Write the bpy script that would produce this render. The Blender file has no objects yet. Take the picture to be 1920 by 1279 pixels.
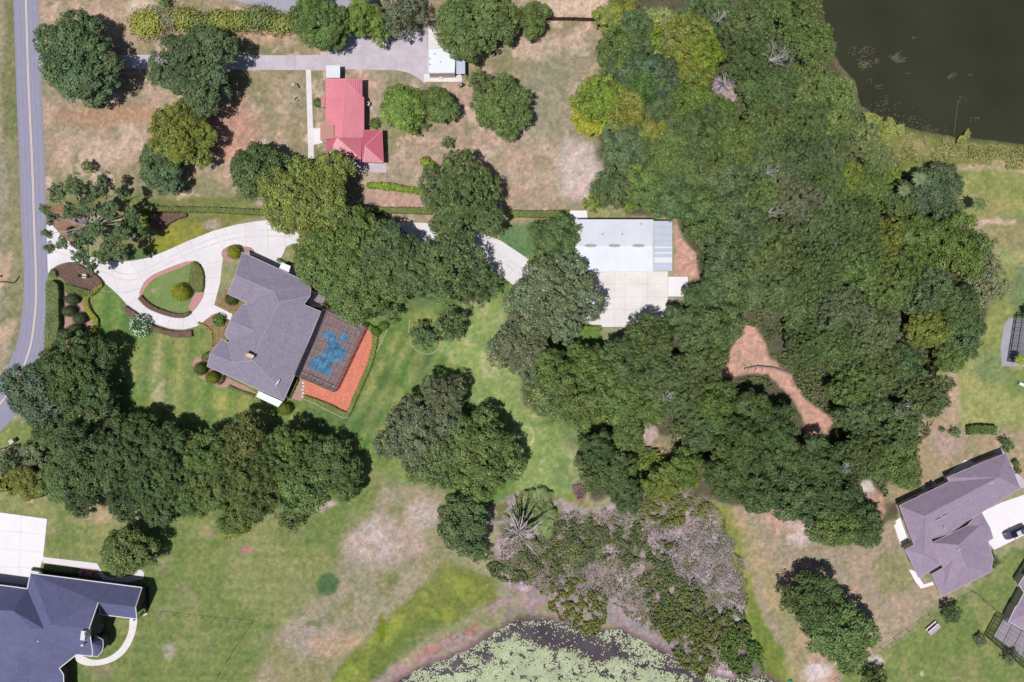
import bpy, bmesh, math, random
import numpy as np
from mathutils import Vector, geometry

# ---------------------------------------------------------------- scale
# metres per photo pixel on the ground, flying height of the camera
S = 0.12
CAMZ = 154.0
def P(px, py, z=0.0):
    k = (CAMZ - z) / CAMZ
    return Vector(((px - 960) * S * k, (639.5 - py) * S * k, z))

scene = bpy.context.scene
cam_d = bpy.data.cameras.new('camera')
cam = bpy.data.objects.new('camera', cam_d)
scene.collection.objects.link(cam)
cam.location = (0, 0, CAMZ)
cam.rotation_euler = (0, 0, 0)
cam_d.sensor_width = 36.0
cam_d.lens = 36.0 * CAMZ / (1920 * S)
cam_d.clip_start = 1.0
cam_d.clip_end = 5000.0
scene.camera = cam

# ---------------------------------------------------------------- light
SUN_EL = math.radians(70.0)
sx, sy = -0.66, -0.75                      # horizontal direction towards the sun
n_ = math.hypot(sx, sy); sx /= n_; sy /= n_
world = bpy.data.worlds.new('World'); scene.world = world
world.use_nodes = True
wt = world.node_tree; wt.nodes.clear()
wo = wt.nodes.new('ShaderNodeOutputWorld'); bg = wt.nodes.new('ShaderNodeBackground')
sky = wt.nodes.new('ShaderNodeTexSky'); sky.sky_type = 'NISHITA'; sky.sun_disc = False
sky.sun_elevation = SUN_EL; sky.sun_rotation = math.atan2(sx, sy)
sky.air_density = 1.0; sky.dust_density = 1.0
bg.inputs['Strength'].default_value = 0.07
wt.links.new(sky.outputs[0], bg.inputs[0]); wt.links.new(bg.outputs[0], wo.inputs[0])
sd_ = bpy.data.lights.new('sun', 'SUN'); sd_.energy = 4.8; sd_.angle = math.radians(0.5)
sd_.color = (1.0, 0.972, 0.945)
sun = bpy.data.objects.new('sun', sd_); scene.collection.objects.link(sun)
dvec = Vector((-sx * math.cos(SUN_EL), -sy * math.cos(SUN_EL), -math.sin(SUN_EL)))
sun.rotation_euler = dvec.to_track_quat('-Z', 'Y').to_euler()
sun.location = (-60, -90, 120)
vs = scene.view_settings
vs.view_transform = 'Standard'; vs.look = 'None'; vs.exposure = 0.0; vs.gamma = 1.0; vs.use_curve_mapping = False
scene.cycles.max_bounces = 6
scene.cycles.transparent_max_bounces = 16

# ---------------------------------------------------------------- colour
KCOL = 1.52
def lin(c):
    c = c / 255.0
    return c / 12.92 if c <= 0.04045 else ((c + 0.055) / 1.055) ** 2.4
def C(r, g, b, k=1.0):
    """surface colour of something that looks like this sRGB when sunlit"""
    return tuple(min(0.82, lin(v) / KCOL * k) for v in (r, g, b))

# ---------------------------------------------------------------- helpers
R_ = random.Random(7)
def link(o):
    scene.collection.objects.link(o); return o
def tag(o, label=None, cat=None, group=None, kind=None):
    if label: o['label'] = label
    if cat: o['category'] = cat
    if group: o['group'] = group
    if kind: o['kind'] = kind
    return o
def thing(name, label, cat, loc, group=None):
    o = bpy.data.objects.new(name, None); o.empty_display_size = 0.5
    o.location = loc; link(o)
    return tag(o, label, cat, group)

class MB:
    def __init__(s): s.v = []; s.f = []; s.m = []
    def add(s, vs, fs, m=0):
        b = len(s.v); s.v += [tuple(v) for v in vs]
        s.f += [tuple(b + i for i in f) for f in fs]; s.m += [m] * len(fs)
        return s
    def box(s, c, size, rot=0.0, m=0, taper=1.0):
        cx, cy, cz = c; a, b, h = size[0] / 2, size[1] / 2, size[2] / 2
        co, si = math.cos(rot), math.sin(rot); vs = []
        for z, t in ((-h, 1.0), (h, taper)):
            for x, y in ((-a, -b), (a, -b), (a, b), (-a, b)):
                x *= t; y *= t
                vs.append((cx + x * co - y * si, cy + x * si + y * co, cz + z))
        return s.add(vs, [(3, 2, 1, 0), (4, 5, 6, 7), (0, 1, 5, 4), (1, 2, 6, 5), (2, 3, 7, 6), (3, 0, 4, 7)], m)
    def beam(s, a, b, w, h=None, m=0):
        a = Vector(a); b = Vector(b); h = h or w
        d = (b - a)
        if d.length < 1e-5: return s
        d.normalize(); up = Vector((0, 0, 1))
        if abs(d.z) > .95: up = Vector((1, 0, 0))
        u = d.cross(up).normalized(); v = u.cross(d).normalized()
        vs = [p + u * x * w / 2 + v * y * h / 2 for p in (a, b) for x, y in ((-1, -1), (1, -1), (1, 1), (-1, 1))]
        return s.add(vs, [(0, 1, 2, 3), (7, 6, 5, 4), (0, 4, 5, 1), (1, 5, 6, 2), (2, 6, 7, 3), (3, 7, 4, 0)], m)
    def tube(s, pts, rads, n=7, m=0, cap=True):
        pts = [Vector(p) for p in pts]; rings = []
        b0 = len(s.v); vs = []; fs = []
        for i, p in enumerate(pts):
            d = (pts[min(i + 1, len(pts) - 1)] - pts[max(i - 1, 0)])
            d = d.normalized() if d.length > 1e-6 else Vector((0, 0, 1))
            up = Vector((0, 0, 1)) if abs(d.z) < .9 else Vector((1, 0, 0))
            u = d.cross(up).normalized(); v = u.cross(d).normalized()
            for k in range(n):
                t = 2 * math.pi * k / n
                vs.append(p + (u * math.cos(t) + v * math.sin(t)) * rads[i])
        for i in range(len(pts) - 1):
            for k in range(n):
                a = i * n + k; b = i * n + (k + 1) % n
                fs.append((a, b, b + n, a + n))
        if cap:
            fs.append(tuple(range(n))[::-1]); fs.append(tuple(range((len(pts) - 1) * n, len(pts) * n)))
        return s.add(vs, fs, m)
    def cyl(s, c, r, h, n=16, m=0, r2=None):
        return s.tube([c, (c[0], c[1], c[2] + h)], [r, r if r2 is None else r2], n, m)
    def poly(s, pts, m=0):
        pts = [Vector(p) for p in pts]
        if len(pts) <= 3: return s.add(pts, [tuple(range(len(pts)))], m)
        a = sum(pts[i].x * pts[(i + 1) % len(pts)].y - pts[(i + 1) % len(pts)].x * pts[i].y for i in range(len(pts)))
        if a < 0: pts = pts[::-1]
        tr = geometry.tessellate_polygon([[Vector((p.x, p.y, 0)) for p in pts]])
        out = []
        for t in tr:
            p, q, r = [pts[i] for i in t]
            ar = (q.x - p.x) * (r.y - p.y) - (r.x - p.x) * (q.y - p.y)
            out.append(tuple(t) if ar > 0 else tuple(t)[::-1])
        return s.add(pts, out, m)
    def prism(s, pts, z0, z1, m=0, inset=0.0, m2=None):
        pts = [Vector((p[0], p[1], 0)) for p in pts]
        a = sum(pts[i].x * pts[(i + 1) % len(pts)].y - pts[(i + 1) % len(pts)].x * pts[i].y for i in range(len(pts)))
        if a < 0: pts = pts[::-1]
        top = offset(pts, inset) if inset else pts
        s.poly([(p.x, p.y, z1) for p in top], m)
        n = len(pts)
        vs = [(p.x, p.y, z0) for p in pts] + [(p.x, p.y, z1) for p in top]
        return s.add(vs, [(i, (i + 1) % n, (i + 1) % n + n, i + n) for i in range(n)], m if m2 is None else m2)
    def mesh(s, name, mats):
        me = bpy.data.meshes.new(name)
        me.from_pydata(s.v, [], s.f); 
        for mt in (mats if isinstance(mats, (list, tuple)) else [mats]): me.materials.append(mt)
        me.polygons.foreach_set('material_index', s.m); me.update()
        return me
    def build(s, name, mats, parent=None, smooth=False):
        if parent is not None:
            l = parent.location; s.v = [(x - l.x, y - l.y, z - l.z) for x, y, z in s.v]
        me = s.mesh(name, mats)
        if smooth: me.polygons.foreach_set('use_smooth', [True] * len(me.polygons))
        o = link(bpy.data.objects.new(name, me)); o.parent = parent
        return o
    def build_at(s, name, mats, loc):
        """a top-level mesh whose origin stands at loc"""
        s.v = [(x - loc[0], y - loc[1], z - loc[2]) for x, y, z in s.v]
        o = link(bpy.data.objects.new(name, s.mesh(name, mats))); o.location = loc
        return o

def offset(pts, d):
    """inset a CCW polygon by d"""
    n = len(pts); out = []
    for i in range(n):
        p0, p, p1 = pts[i - 1], pts[i], pts[(i + 1) % n]
        e0 = Vector((p.x - p0.x, p.y - p0.y)); e1 = Vector((p1.x - p.x, p1.y - p.y))
        if e0.length < 1e-6 or e1.length < 1e-6: out.append(p.copy()); continue
        n0 = Vector((-e0.y, e0.x)).normalized(); n1 = Vector((-e1.y, e1.x)).normalized()
        b = n0 + n1
        if b.length < .3: b = n0
        b.normalize(); k = d / max(.35, b.dot(n0))
        out.append(Vector((p.x + b.x * k, p.y + b.y * k, p.z)))
    return out

def catmull(pts, n=5, closed=True):
    out = []; m = len(pts)
    rng = range(m) if closed else range(m - 1)
    for i in rng:
        if closed: p = [pts[(i + k) % m] for k in (-1, 0, 1, 2)]
        else: p = [pts[max(0, min(m - 1, i + k))] for k in (-1, 0, 1, 2)]
        for j in range(n):
            t = j / n
            out.append(tuple(0.5 * ((2 * p[1][a]) + (-p[0][a] + p[2][a]) * t + (2 * p[0][a] - 5 * p[1][a] + 4 * p[2][a] - p[3][a]) * t * t + (-p[0][a] + 3 * p[1][a] - 3 * p[2][a] + p[3][a]) * t ** 3) for a in range(2)))
    if not closed: out.append(tuple(pts[-1][:2]))
    return out
def ribbon(pts, w, smooth=4):
    """outline (px) of a band of width w px along a polyline"""
    c = catmull(pts, smooth, False) if smooth > 1 else [tuple(p[:2]) for p in pts]
    ws = [w] * len(c) if not isinstance(w, (list, tuple)) else list(np.interp(np.linspace(0, 1, len(c)), np.linspace(0, 1, len(w)), w))
    L = []; Rr = []
    for i, p in enumerate(c):
        a = c[max(0, i - 1)]; b = c[min(len(c) - 1, i + 1)]
        dx, dy = b[0] - a[0], b[1] - a[1]; l = math.hypot(dx, dy) or 1
        nx, ny = -dy / l, dx / l
        L.append((p[0] + nx * ws[i] / 2, p[1] + ny * ws[i] / 2)); Rr.append((p[0] - nx * ws[i] / 2, p[1] - ny * ws[i] / 2))
    return L + Rr[::-1]
def W(pts, z=0.0): return [P(p[0], p[1], z) for p in pts]

# ---------------------------------------------------------------- materials
def nodes(m):
    m.use_nodes = True; t = m.node_tree
    return t, t.nodes['Principled BSDF']
def N(t, typ, **kw):
    n = t.nodes.new(typ)
    for k, v in kw.items():
        if k in n.inputs: n.inputs[k].default_value = v
        else: setattr(n, k, v)
    return n
def mulcol(t, col_out, fac_out, lo, hi):
    mr = N(t, 'ShaderNodeMapRange'); mr.inputs['To Min'].default_value = lo; mr.inputs['To Max'].default_value = hi
    mr.inputs['From Min'].default_value = .25; mr.inputs['From Max'].default_value = .75
    t.links.new(fac_out, mr.inputs['Value'])
    vm = N(t, 'ShaderNodeVectorMath', operation='SCALE')
    t.links.new(col_out, vm.inputs[0]); t.links.new(mr.outputs[0], vm.inputs['Scale'])
    return vm.outputs[0]
def mat(name, col, rough=.8, var=.12, scale=2.0, fine=.08, fscale=14.0, metal=0.0, spec=.3, bump=0.0, bscale=8, wave=None, world_co=True):
    m = bpy.data.materials.new(name); t, b = nodes(m)
    rgb = N(t, 'ShaderNodeRGB'); rgb.outputs[0].default_value = (*col, 1)
    out = rgb.outputs[0]
    geo = N(t, 'ShaderNodeNewGeometry').outputs['Position']
    if var:
        nz = N(t, 'ShaderNodeTexNoise', Scale=scale, Detail=5.0, Roughness=.6); t.links.new(geo, nz.inputs['Vector'])
        out = mulcol(t, out, nz.outputs[0], 1 - var, 1 + var)
    if fine:
        nz = N(t, 'ShaderNodeTexNoise', Scale=fscale, Detail=2.0); t.links.new(geo, nz.inputs['Vector'])
        out = mulcol(t, out, nz.outputs[0], 1 - fine, 1 + fine)
    if wave:                                   # (scale, depth, angle) lines across the slope
        mp = N(t, 'ShaderNodeMapping'); mp.inputs['Rotation'].default_value = (0, 0, wave[2]); t.links.new(geo, mp.inputs[0])
        wv = N(t, 'ShaderNodeTexWave', Scale=wave[0], Distortion=.3); wv.inputs['Detail'].default_value = 1
        t.links.new(mp.outputs[0], wv.inputs['Vector'])
        out = mulcol(t, out, wv.outputs[1], 1 - wave[1], 1 + wave[1])
    t.links.new(out, b.inputs['Base Color'])
    b.inputs['Roughness'].default_value = rough; b.inputs['Metallic'].default_value = metal
    b.inputs['Specular IOR Level'].default_value = spec
    if bump:
        nz = N(t, 'ShaderNodeTexNoise', Scale=bscale, Detail=4.0); t.links.new(geo, nz.inputs['Vector'])
        bp = N(t, 'ShaderNodeBump', Strength=bump, Distance=.05); t.links.new(nz.outputs[0], bp.inputs['Height'])
        t.links.new(bp.outputs[0], b.inputs['Normal'])
    return m

def leaf_mat(name, trans=.07):
    m = bpy.data.materials.new(name); t, b = nodes(m)
    oi = N(t, 'ShaderNodeObjectInfo'); at = N(t, 'ShaderNodeAttribute', attribute_name='tint')
    mx = N(t, 'ShaderNodeVectorMath', operation='MULTIPLY')
    t.links.new(oi.outputs['Color'], mx.inputs[0]); t.links.new(at.outputs['Vector'], mx.inputs[1])
    geo = N(t, 'ShaderNodeNewGeometry')
    nz = N(t, 'ShaderNodeTexNoise', Scale=.22, Detail=2.0); t.links.new(geo.outputs['Position'], nz.inputs['Vector'])
    out = mulcol(t, mx.outputs[0], nz.outputs[0], .82, 1.2)
    t.links.new(out, b.inputs['Base Color']); b.inputs['Roughness'].default_value = .55
    b.inputs['Specular IOR Level'].default_value = .25
    tr = N(t, 'ShaderNodeBsdfTranslucent'); ms = N(t, 'ShaderNodeMixShader'); ms.inputs[0].default_value = trans
    t.links.new(out, tr.inputs[0]); t.links.new(b.outputs[0], ms.inputs[1]); t.links.new(tr.outputs[0], ms.inputs[2])
    t.links.new(ms.outputs[0], t.nodes['Material Output'].inputs[0])
    return m

M = {}
M['leaf'] = leaf_mat('foliage')
M['bark'] = mat('bark', C(150, 140, 132), .9, .3, 3, .15, 20, bump=.4)
M['deadwood'] = mat('bleached_wood', C(196, 190, 188), .9, .2, 3, .1)
M['asphalt'] = mat('asphalt', C(152, 149, 170), .85, .07, .6, .08, 9)
M['grey_pave'] = mat('grey_paving', C(172, 168, 180), .85, .1, .5, .08, 9)
M['yellow_paint'] = mat('yellow_paint', C(234, 214, 196), .7, .1, 4)
M['concrete'] = mat('pale_concrete', C(235, 229, 231), .8, .10, .16, .06, 2.5)
M['concrete_old'] = mat('weathered_concrete', C(204, 193, 202), .85, .16, .35, .1, 3)
M['concrete_warm'] = mat('warm_concrete', C(238, 231, 228), .8, .10, .25, .07, 2.5)
M['concrete_white'] = mat('white_concrete', C(247, 241, 244), .8, .05, .4, .05, 9)
M['tyre'] = mat('tyre_marks', C(227, 220, 222), .85, .12, .5, .08, 3)
M['track'] = mat('worn_asphalt', C(157, 154, 174), .85, .08, .5, .06, 5)
M['joint'] = mat('joint', C(190, 182, 184), .9, .1, 3)
M['shingle_mauve'] = mat('shingle_mauve', C(147, 138, 156), .85, .12, 1.0, .26, 4.5)
M['shingle_warm'] = mat('shingle_warm', C(162, 144, 164), .85, .10, .8, .2, 4.5)
M['shingle_blue'] = mat('shingle_blue', C(103, 104, 140), .85, .12, .7, .2, 4.5)
M['ridge_cap'] = mat('ridge_cap', C(168, 158, 170), .85, .1, 3)
M['red_metal'] = mat('red_metal_roof', C(234, 146, 158), .45, .10, .35, .06, 5, spec=.4)
M['red_metal_shaded'] = mat('red_metal_lower_roof', C(200, 106, 122), .45, .05, .5, .03, 9, spec=.4)  # darker copy of the red; sheen difference between the roofs painted as colour
M['red_rib'] = mat('red_metal_rib', C(214, 122, 136), .45, .05, 1)
M['white_metal'] = mat('white_metal_roof', C(230, 233, 240), .5, .07, .3, .04, 5, spec=.4)
M['white_roof'] = mat('white_roof_coating', C(240, 244, 247), .6, .04, 1.2, .02)
M['grey_metal'] = mat('pale_blue_metal', C(208, 214, 230), .5, .06, 1)
M['clay'] = mat('clay_flat_roof', C(196, 146, 132), .85, .08, 3, .1, 14)
M['stucco'] = mat('stucco', C(214, 204, 190), .85, .05, 1)
M['shaded_wall'] = mat('shaded_wall', C(96, 80, 80), .85, .12, 6)  # wall colour darkened to stand in for deep shade on the walls
M['brick'] = mat('tan_brick', C(190, 150, 130), .85, .12, 6)
M['trim'] = mat('white_trim', C(226, 222, 226), .6, .03, 2)
M['fascia'] = mat('grey_fascia', C(188, 180, 188), .6, .05, 2)
M['dark_frame'] = mat('dark_bronze_frame', (.018, .018, .024), .5, .1, 3)
M['vent'] = mat('vent_metal', C(180, 178, 182), .6, .1, 5)
M['mulch_red'] = mat('terracotta_mulch', C(222, 134, 110), .95, .12, .6, .28, 4)
M['mulch_pink'] = mat('pink_mulch', C(200, 148, 144), .95, .12, 1, .2, 6)
M['mulch_tan'] = mat('tan_mulch', C(182, 146, 132), .95, .15, 1, .2, 6)
M['bed_soil'] = mat('bed_soil', C(156, 124, 104), .95, .2, 1, .25, 5)
M['lawn_green'] = mat('lawn_green', C(124, 144, 84), .95, .2, .3, .2, 3)
M['wood'] = mat('weathered_wood', C(176, 150, 165), .85, .15, 4)
M['pale_wood'] = mat('pale_painted_wood', C(226, 208, 222), .8, .08, 4)
M['fence_wood'] = mat('dark_fence_wood', C(88, 58, 58), .85, .15, 3)
M['edging'] = mat('straw_edging', C(184, 180, 146), .95, .2, 1)
M['wire'] = mat('dark_wire', (.07, .075, .06), .6, 0, 1, 0)
M['black'] = mat('black_rubber', (.012, .012, .014), .6, .1, 3)
M['rock'] = mat('pale_rock', C(190, 180, 178), .9, .2, 3, .1)
M['paver_brown'] = mat('brown_pavers', C(180, 152, 150), .85, .2, .9, .36, 3.0)
M['coping'] = mat('pool_coping', C(178, 160, 158), .8, .1, 3)
M['blue_cushion'] = mat('blue_cushion', C(150, 165, 215), .8, .05, 3)
M['red_paint'] = mat('red_seat', C(150, 60, 60), .7, .05, 3)
M['orange'] = mat('orange_cone', C(215, 110, 70), .6, .05, 3)
M['yellow'] = mat('yellow_plastic', C(225, 215, 60), .5, .05, 3)
M['teal'] = mat('teal_plastic', C(40, 150, 140), .5, .05, 3)

def glass(name, col, rough=.08):
    m = bpy.data.materials.new(name); t, b = nodes(m)
    b.inputs['Base Color'].default_value = (*col, 1); b.inputs['Roughness'].default_value = rough
    b.inputs['Specular IOR Level'].default_value = .6
    return m
M['glass'] = glass('window_glass', (.02, .03, .04))
M['car_paint'] = glass('slate_car_paint', C(84, 80, 108), .25)
M['car_glass'] = glass('car_glass', (.006, .008, .015))
M['chrome'] = glass('lamp_lens', (.5, .5, .55), .1)

def water_mat(name, deep, var=.2, scale=.05, rough=.12):
    m = bpy.data.materials.new(name); t, b = nodes(m)
    geo = N(t, 'ShaderNodeNewGeometry').outputs['Position']
    rgb = N(t, 'ShaderNodeRGB'); rgb.outputs[0].default_value = (*deep, 1)
    nz = N(t, 'ShaderNodeTexNoise', Scale=scale, Detail=3.0); t.links.new(geo, nz.inputs['Vector'])
    out = mulcol(t, rgb.outputs[0], nz.outputs[0], 1 - var, 1 + var)
    t.links.new(out, b.inputs['Base Color']); b.inputs['Roughness'].default_value = rough
    b.inputs['IOR'].default_value = 1.33
    n2 = N(t, 'ShaderNodeTexNoise', Scale=1.6, Detail=3.0); t.links.new(geo, n2.inputs['Vector'])
    bp = N(t, 'ShaderNodeBump', Strength=.12, Distance=.05); t.links.new(n2.outputs[0], bp.inputs['Height'])
    t.links.new(bp.outputs[0], b.inputs['Normal'])
    return m
M['lake'] = water_mat('lake_water', C(59, 60, 44))
M['pond'] = water_mat('pond_water', C(86, 76, 82), .4, .2)
M['pool'] = water_mat('pool_water', C(104, 168, 214), .6, .8, .05)  # strong noise contrast paints light caustics into the water colour

def screen_mat():
    m = bpy.data.materials.new('insect_screen'); t, b = nodes(m)
    b.inputs['Base Color'].default_value = (.02, .02, .028, 1); b.inputs['Roughness'].default_value = .8
    tr = N(t, 'ShaderNodeBsdfTransparent'); ms = N(t, 'ShaderNodeMixShader'); ms.inputs[0].default_value = .28
    t.links.new(tr.outputs[0], ms.inputs[1]); t.links.new(b.outputs[0], ms.inputs[2])
    t.links.new(ms.outputs[0], t.nodes['Material Output'].inputs[0])
    return m
M['screen'] = screen_mat()

# ---------------------------------------------------------------- noise on the ground grid
def vnoise(x, y, s, seed):
    rg = np.random.RandomState(seed); T = rg.rand(256, 256).astype(np.float32)
    u = x / s; v = y / s
    iu = np.floor(u).astype(int); iv = np.floor(v).astype(int)
    fu = u - iu; fv = v - iv; fu = fu * fu * (3 - 2 * fu); fv = fv * fv * (3 - 2 * fv)
    a = T[iu % 256, iv % 256]; b = T[(iu + 1) % 256, iv % 256]; c = T[iu % 256, (iv + 1) % 256]; d = T[(iu + 1) % 256, (iv + 1) % 256]
    return (a * (1 - fu) + b * fu) * (1 - fv) + (c * (1 - fu) + d * fu) * fv
def fbm(x, y, s, seed, o=4):
    r = 0; a = .5; tot = 0
    for k in range(o):
        r = r + a * vnoise(x, y, s / 2 ** k, seed + k); tot += a; a *= .55
    return r / tot
def sdist(poly, x, y):
    """signed distance to a polygon, positive inside"""
    d = np.full(x.shape, 1e9); ins = np.zeros(x.shape, bool); n = len(poly)
    for i in range(n):
        x0, y0 = poly[i]; x1, y1 = poly[(i + 1) % n]
        ex, ey = x1 - x0, y1 - y0; l = ex * ex + ey * ey + 1e-9
        t = np.clip(((x - x0) * ex + (y - y0) * ey) / l, 0, 1)
        d = np.minimum(d, (x - x0 - t * ex) ** 2 + (y - y0 - t * ey) ** 2)
        c = ((y0 > y) != (y1 > y)) & (x < ex * (y - y0) / (ey if abs(ey) > 1e-9 else 1e-9) + x0)
        ins ^= c
    d = np.sqrt(d)
    return np.where(ins, d, -d)
def sstep(v): v = np.clip(v, 0, 1); return v * v * (3 - 2 * v)

LAKE = [(1500, -140), (1530, -60), (1545, 20), (1552, 80), (1575, 125), (1600, 150), (1612, 200), (1650, 228), (1690, 240), (1745, 252), (1790, 262), (1840, 262), (1900, 270), (2000, 275), (2300, 290), (2400, 60), (2300, -300), (1600, -300)]
POND = [(700, 1320), (745, 1278), (800, 1250), (860, 1224), (905, 1197), (945, 1172), (975, 1160), (1010, 1156), (1060, 1166), (1110, 1180), (1170, 1180), (1220, 1205), (1270, 1235), (1320, 1258), (1370, 1272), (1440, 1262), (1490, 1300), (1440, 1400), (1100, 1500), (760, 1420)]
# ================================================================ THE SETTING
def calib(c):
    r, g, b = c
    if g >= r * .97:
        m = (r + g + b) / 3; r, g, b = [(v + (m - v) * .10) * 1.0 for v in (r, g, b)]; r += 2
    elif g > b * 1.25:
        m = (r + g + b) / 3; r, g, b = [v + (m - v) * .26 + 4 for v in (r, g, b)]
    return r, g, b
def ground():
    xs = np.concatenate([-np.geomspace(1800, 135, 16), np.arange(-128, 128.01, .34), np.geomspace(135, 1800, 16)])
    ys = np.concatenate([-np.geomspace(1800, 98, 16), np.arange(-90, 90.01, .34), np.geomspace(98, 1800, 16)])
    X, Y = np.meshgrid(xs, ys); nx, ny = len(xs), len(ys)
    gx = X / S + 960; gy = 639.5 - Y / S
    wx = gx + (fbm(gx, gy, 60, 11) - .5) * 26 + (fbm(gx, gy, 12, 17, 2) - .5) * 7
    wy = gy + (fbm(gx, gy, 60, 23) - .5) * 26 + (fbm(gx, gy, 12, 29, 2) - .5) * 7
    col = np.empty(X.shape + (3,)); col[:] = C(148, 148, 104)
    spk = np.full(X.shape, .35)
    def layer(poly, c, feather=14, op=1.0, noisy=None, warp=1.0, sp=None):
        a = np.array(poly); pad = feather + 30
        m = (gx > a[:, 0].min() - pad) & (gx < a[:, 0].max() + pad) & (gy > a[:, 1].min() - pad) & (gy < a[:, 1].max() + pad)
        x = gx[m] + (wx[m] - gx[m]) * warp; y = gy[m] + (wy[m] - gy[m]) * warp
        w = sstep(sdist(poly, x, y) / feather + .5) * op
        if noisy:
            s, seed, thr, k = noisy
            w = w * sstep((fbm(x, y, s, seed, 5) - thr) * k + .5)
        cc = np.array(C(*calib(c))); col[m] = col[m] * (1 - w[:, None]) + cc * w[:, None]
        if sp is not None: spk[m] = spk[m] * (1 - w) + sp * w
    def blob(cx, cy, rx, ry, c, feather=12, op=1.0, noisy=None, warp=1.0, sp=None):
        layer([(cx + rx * math.cos(t), cy + ry * math.sin(t)) for t in np.linspace(0, 2 * math.pi, 15)[:-1]], c, feather, op, noisy, warp, sp)
    def rect(x0, y0, x1, y1): return [(x0, y0), (x1, y0), (x1, y1), (x0, y1)]
    ALL = rect(-6000, -6000, 8000, 8000)
    layer(ALL, (168, 156, 118), 4, .6, (300, 5, .5, 6))
    # verge left of the road
    layer(rect(-400, -300, 42, 780), (158, 146, 112), 16, 1, sp=.8)
    layer(rect(5, -200, 36, 260), (116, 122, 72), 14, .8)
    layer(rect(12, 260, 45, 700), (126, 130, 84), 14, .6)
    layer([(-30, 470), (30, 470), (34, 600), (0, 660), (-30, 680)], (196, 168, 142), 20, .8, (30, 8, .45, 7), sp=1)
    # upper yard
    YARD = [(66, -300), (1135, -300), (1130, 90), (1080, 200), (1130, 300), (1085, 400), (1060, 410), (90, 415), (78, 300)]
    layer(YARD, (166, 148, 124), 14, 1, sp=.75)
    layer(YARD, (142, 140, 98), 14, .75, (110, 31, .5, 7), sp=.4)
    layer(YARD, (186, 160, 140), 14, .8, (70, 41, .56, 8), sp=1)
    layer(YARD, (206, 182, 162), 14, .75, (26, 53, .62, 12), sp=1)
    blob(185, 45, 110, 50, (190, 160, 138), 50, .8, sp=1); blob(270, 20, 30, 18, (222, 200, 176), 20, .8)
    blob(170, 285, 70, 40, (204, 176, 156), 45, .7, (30, 3, .45, 7), sp=1)
    blob(200, 215, 110, 20, (180, 140, 112), 24, .6)
    blob(430, 250, 60, 60, (196, 146, 128), 40, .7)
    blob(500, 60, 60, 20, (196, 160, 138), 30, .6)
    blob(530, 205, 45, 55, (170, 152, 126), 40, .6, sp=.7)
    blob(770, 330, 90, 40, (180, 158, 136), 40, .6, sp=1)
    blob(1020, 180, 60, 100, (152, 146, 112), 60, .7); blob(1005, 90, 55, 18, (206, 176, 158), 26, .8, sp=1)
    blob(1085, 320, 42, 60, (212, 190, 184), 40, .85, sp=1); blob(985, 330, 60, 60, (172, 152, 130), 50, .5)
    blob(820, 290, 60, 40, (190, 164, 146), 40, .6, sp=1)
    blob(770, 130, 80, 26, (150, 144, 104), 24, .7); blob(730, 225, 26, 70, (150, 142, 96), 20, .6)
    blob(1080, 10, 70, 24, (214, 188, 164), 24, .8, sp=1)
    layer(rect(690, 362, 800, 390), (186, 154, 138), 12, .9, sp=1)
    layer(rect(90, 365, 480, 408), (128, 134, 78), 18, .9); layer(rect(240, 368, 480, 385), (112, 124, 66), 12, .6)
    blob(120, 420, 50, 40, (150, 108, 90), 20, .8)
    # planting strip between drive and hedge
    layer([(250, 410), (490, 395), (540, 405), (440, 420), (350, 450), (290, 480), (240, 490), (230, 450)], (124, 134, 66), 10, 1)
    blob(345, 437, 42, 22, (160, 152, 48), 16, .9); blob(312, 455, 26, 12, (142, 148, 44), 12, .8)
    blob(392, 419, 20, 9, (180, 156, 150), 12, .8, sp=1)
    blob(270, 478, 32, 11, (92, 126, 74), 6, .9); blob(262, 445, 30, 14, (150, 136, 104), 14, .8)
    # main house lawns
    LAWN = [(92, 520), (200, 515), (250, 580), (330, 625), (420, 610), (640, 560), (760, 540), (960, 470), (1010, 420), (1075, 400), (1130, 640), (1010, 760), (1120, 800), (1110, 900), (1040, 960), (900, 960), (700, 880), (560, 800), (380, 810), (200, 780), (60, 790), (90, 640)]
    layer(LAWN, (108, 140, 70), 12, 1, sp=.12)
    layer(LAWN, (140, 150, 84), 12, .7, (44, 61, .52, 7), sp=.2)
    blob(300, 700, 60, 75, (146, 154, 92), 50, .7, (34, 9, .42, 8)); blob(300, 715, 18, 60, (176, 166, 126), 26, .6, (14, 7, .5, 10), sp=.5)
    blob(440, 755, 60, 24, (150, 158, 84), 30, .6)
    RL = [(870, 560), (960, 550), (940, 640), (1000, 720), (1010, 800), (1110, 800), (1100, 900), (1050, 950), (980, 960), (900, 760), (860, 680), (820, 640)]
    layer(RL, (144, 166, 94), 30, .95, sp=.3); layer(RL, (178, 176, 128), 30, .7, (40, 77, .55, 9), sp=.5)
    blob(1080, 810, 34, 40, (112, 136, 82), 26, .8); blob(1060, 890, 30, 30, (126, 146, 88), 24, .6); blob(1050, 950, 50, 24, (138, 152, 64), 20, .9)
    blob(790, 560, 40, 14, (96, 124, 74), 14, .8); blob(800, 680, 26, 20, (100, 124, 72), 14, .7); blob(720, 715, 20, 20, (88, 114, 58), 16, .7)
    blob(975, 445, 40, 32, (96, 134, 84), 12, .9); blob(640, 780, 80, 30, (98, 126, 74), 24, .6)
    ring = np.hypot(wx - 981, wy - 819 + (wx - gx)); rr = np.exp(-((np.hypot(gx - 981, gy - 819) - 19.5) / 2.2) ** 2) * .85
    col = col * (1 - rr[..., None]) + np.array(C(196, 196, 150)) * rr[..., None]
    # mowing stripes
    sw = sstep(sdist([(60, 640), (200, 520), (260, 600), (400, 640), (540, 760), (540, 800), (180, 800)], gx, gy) / 20)
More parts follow.
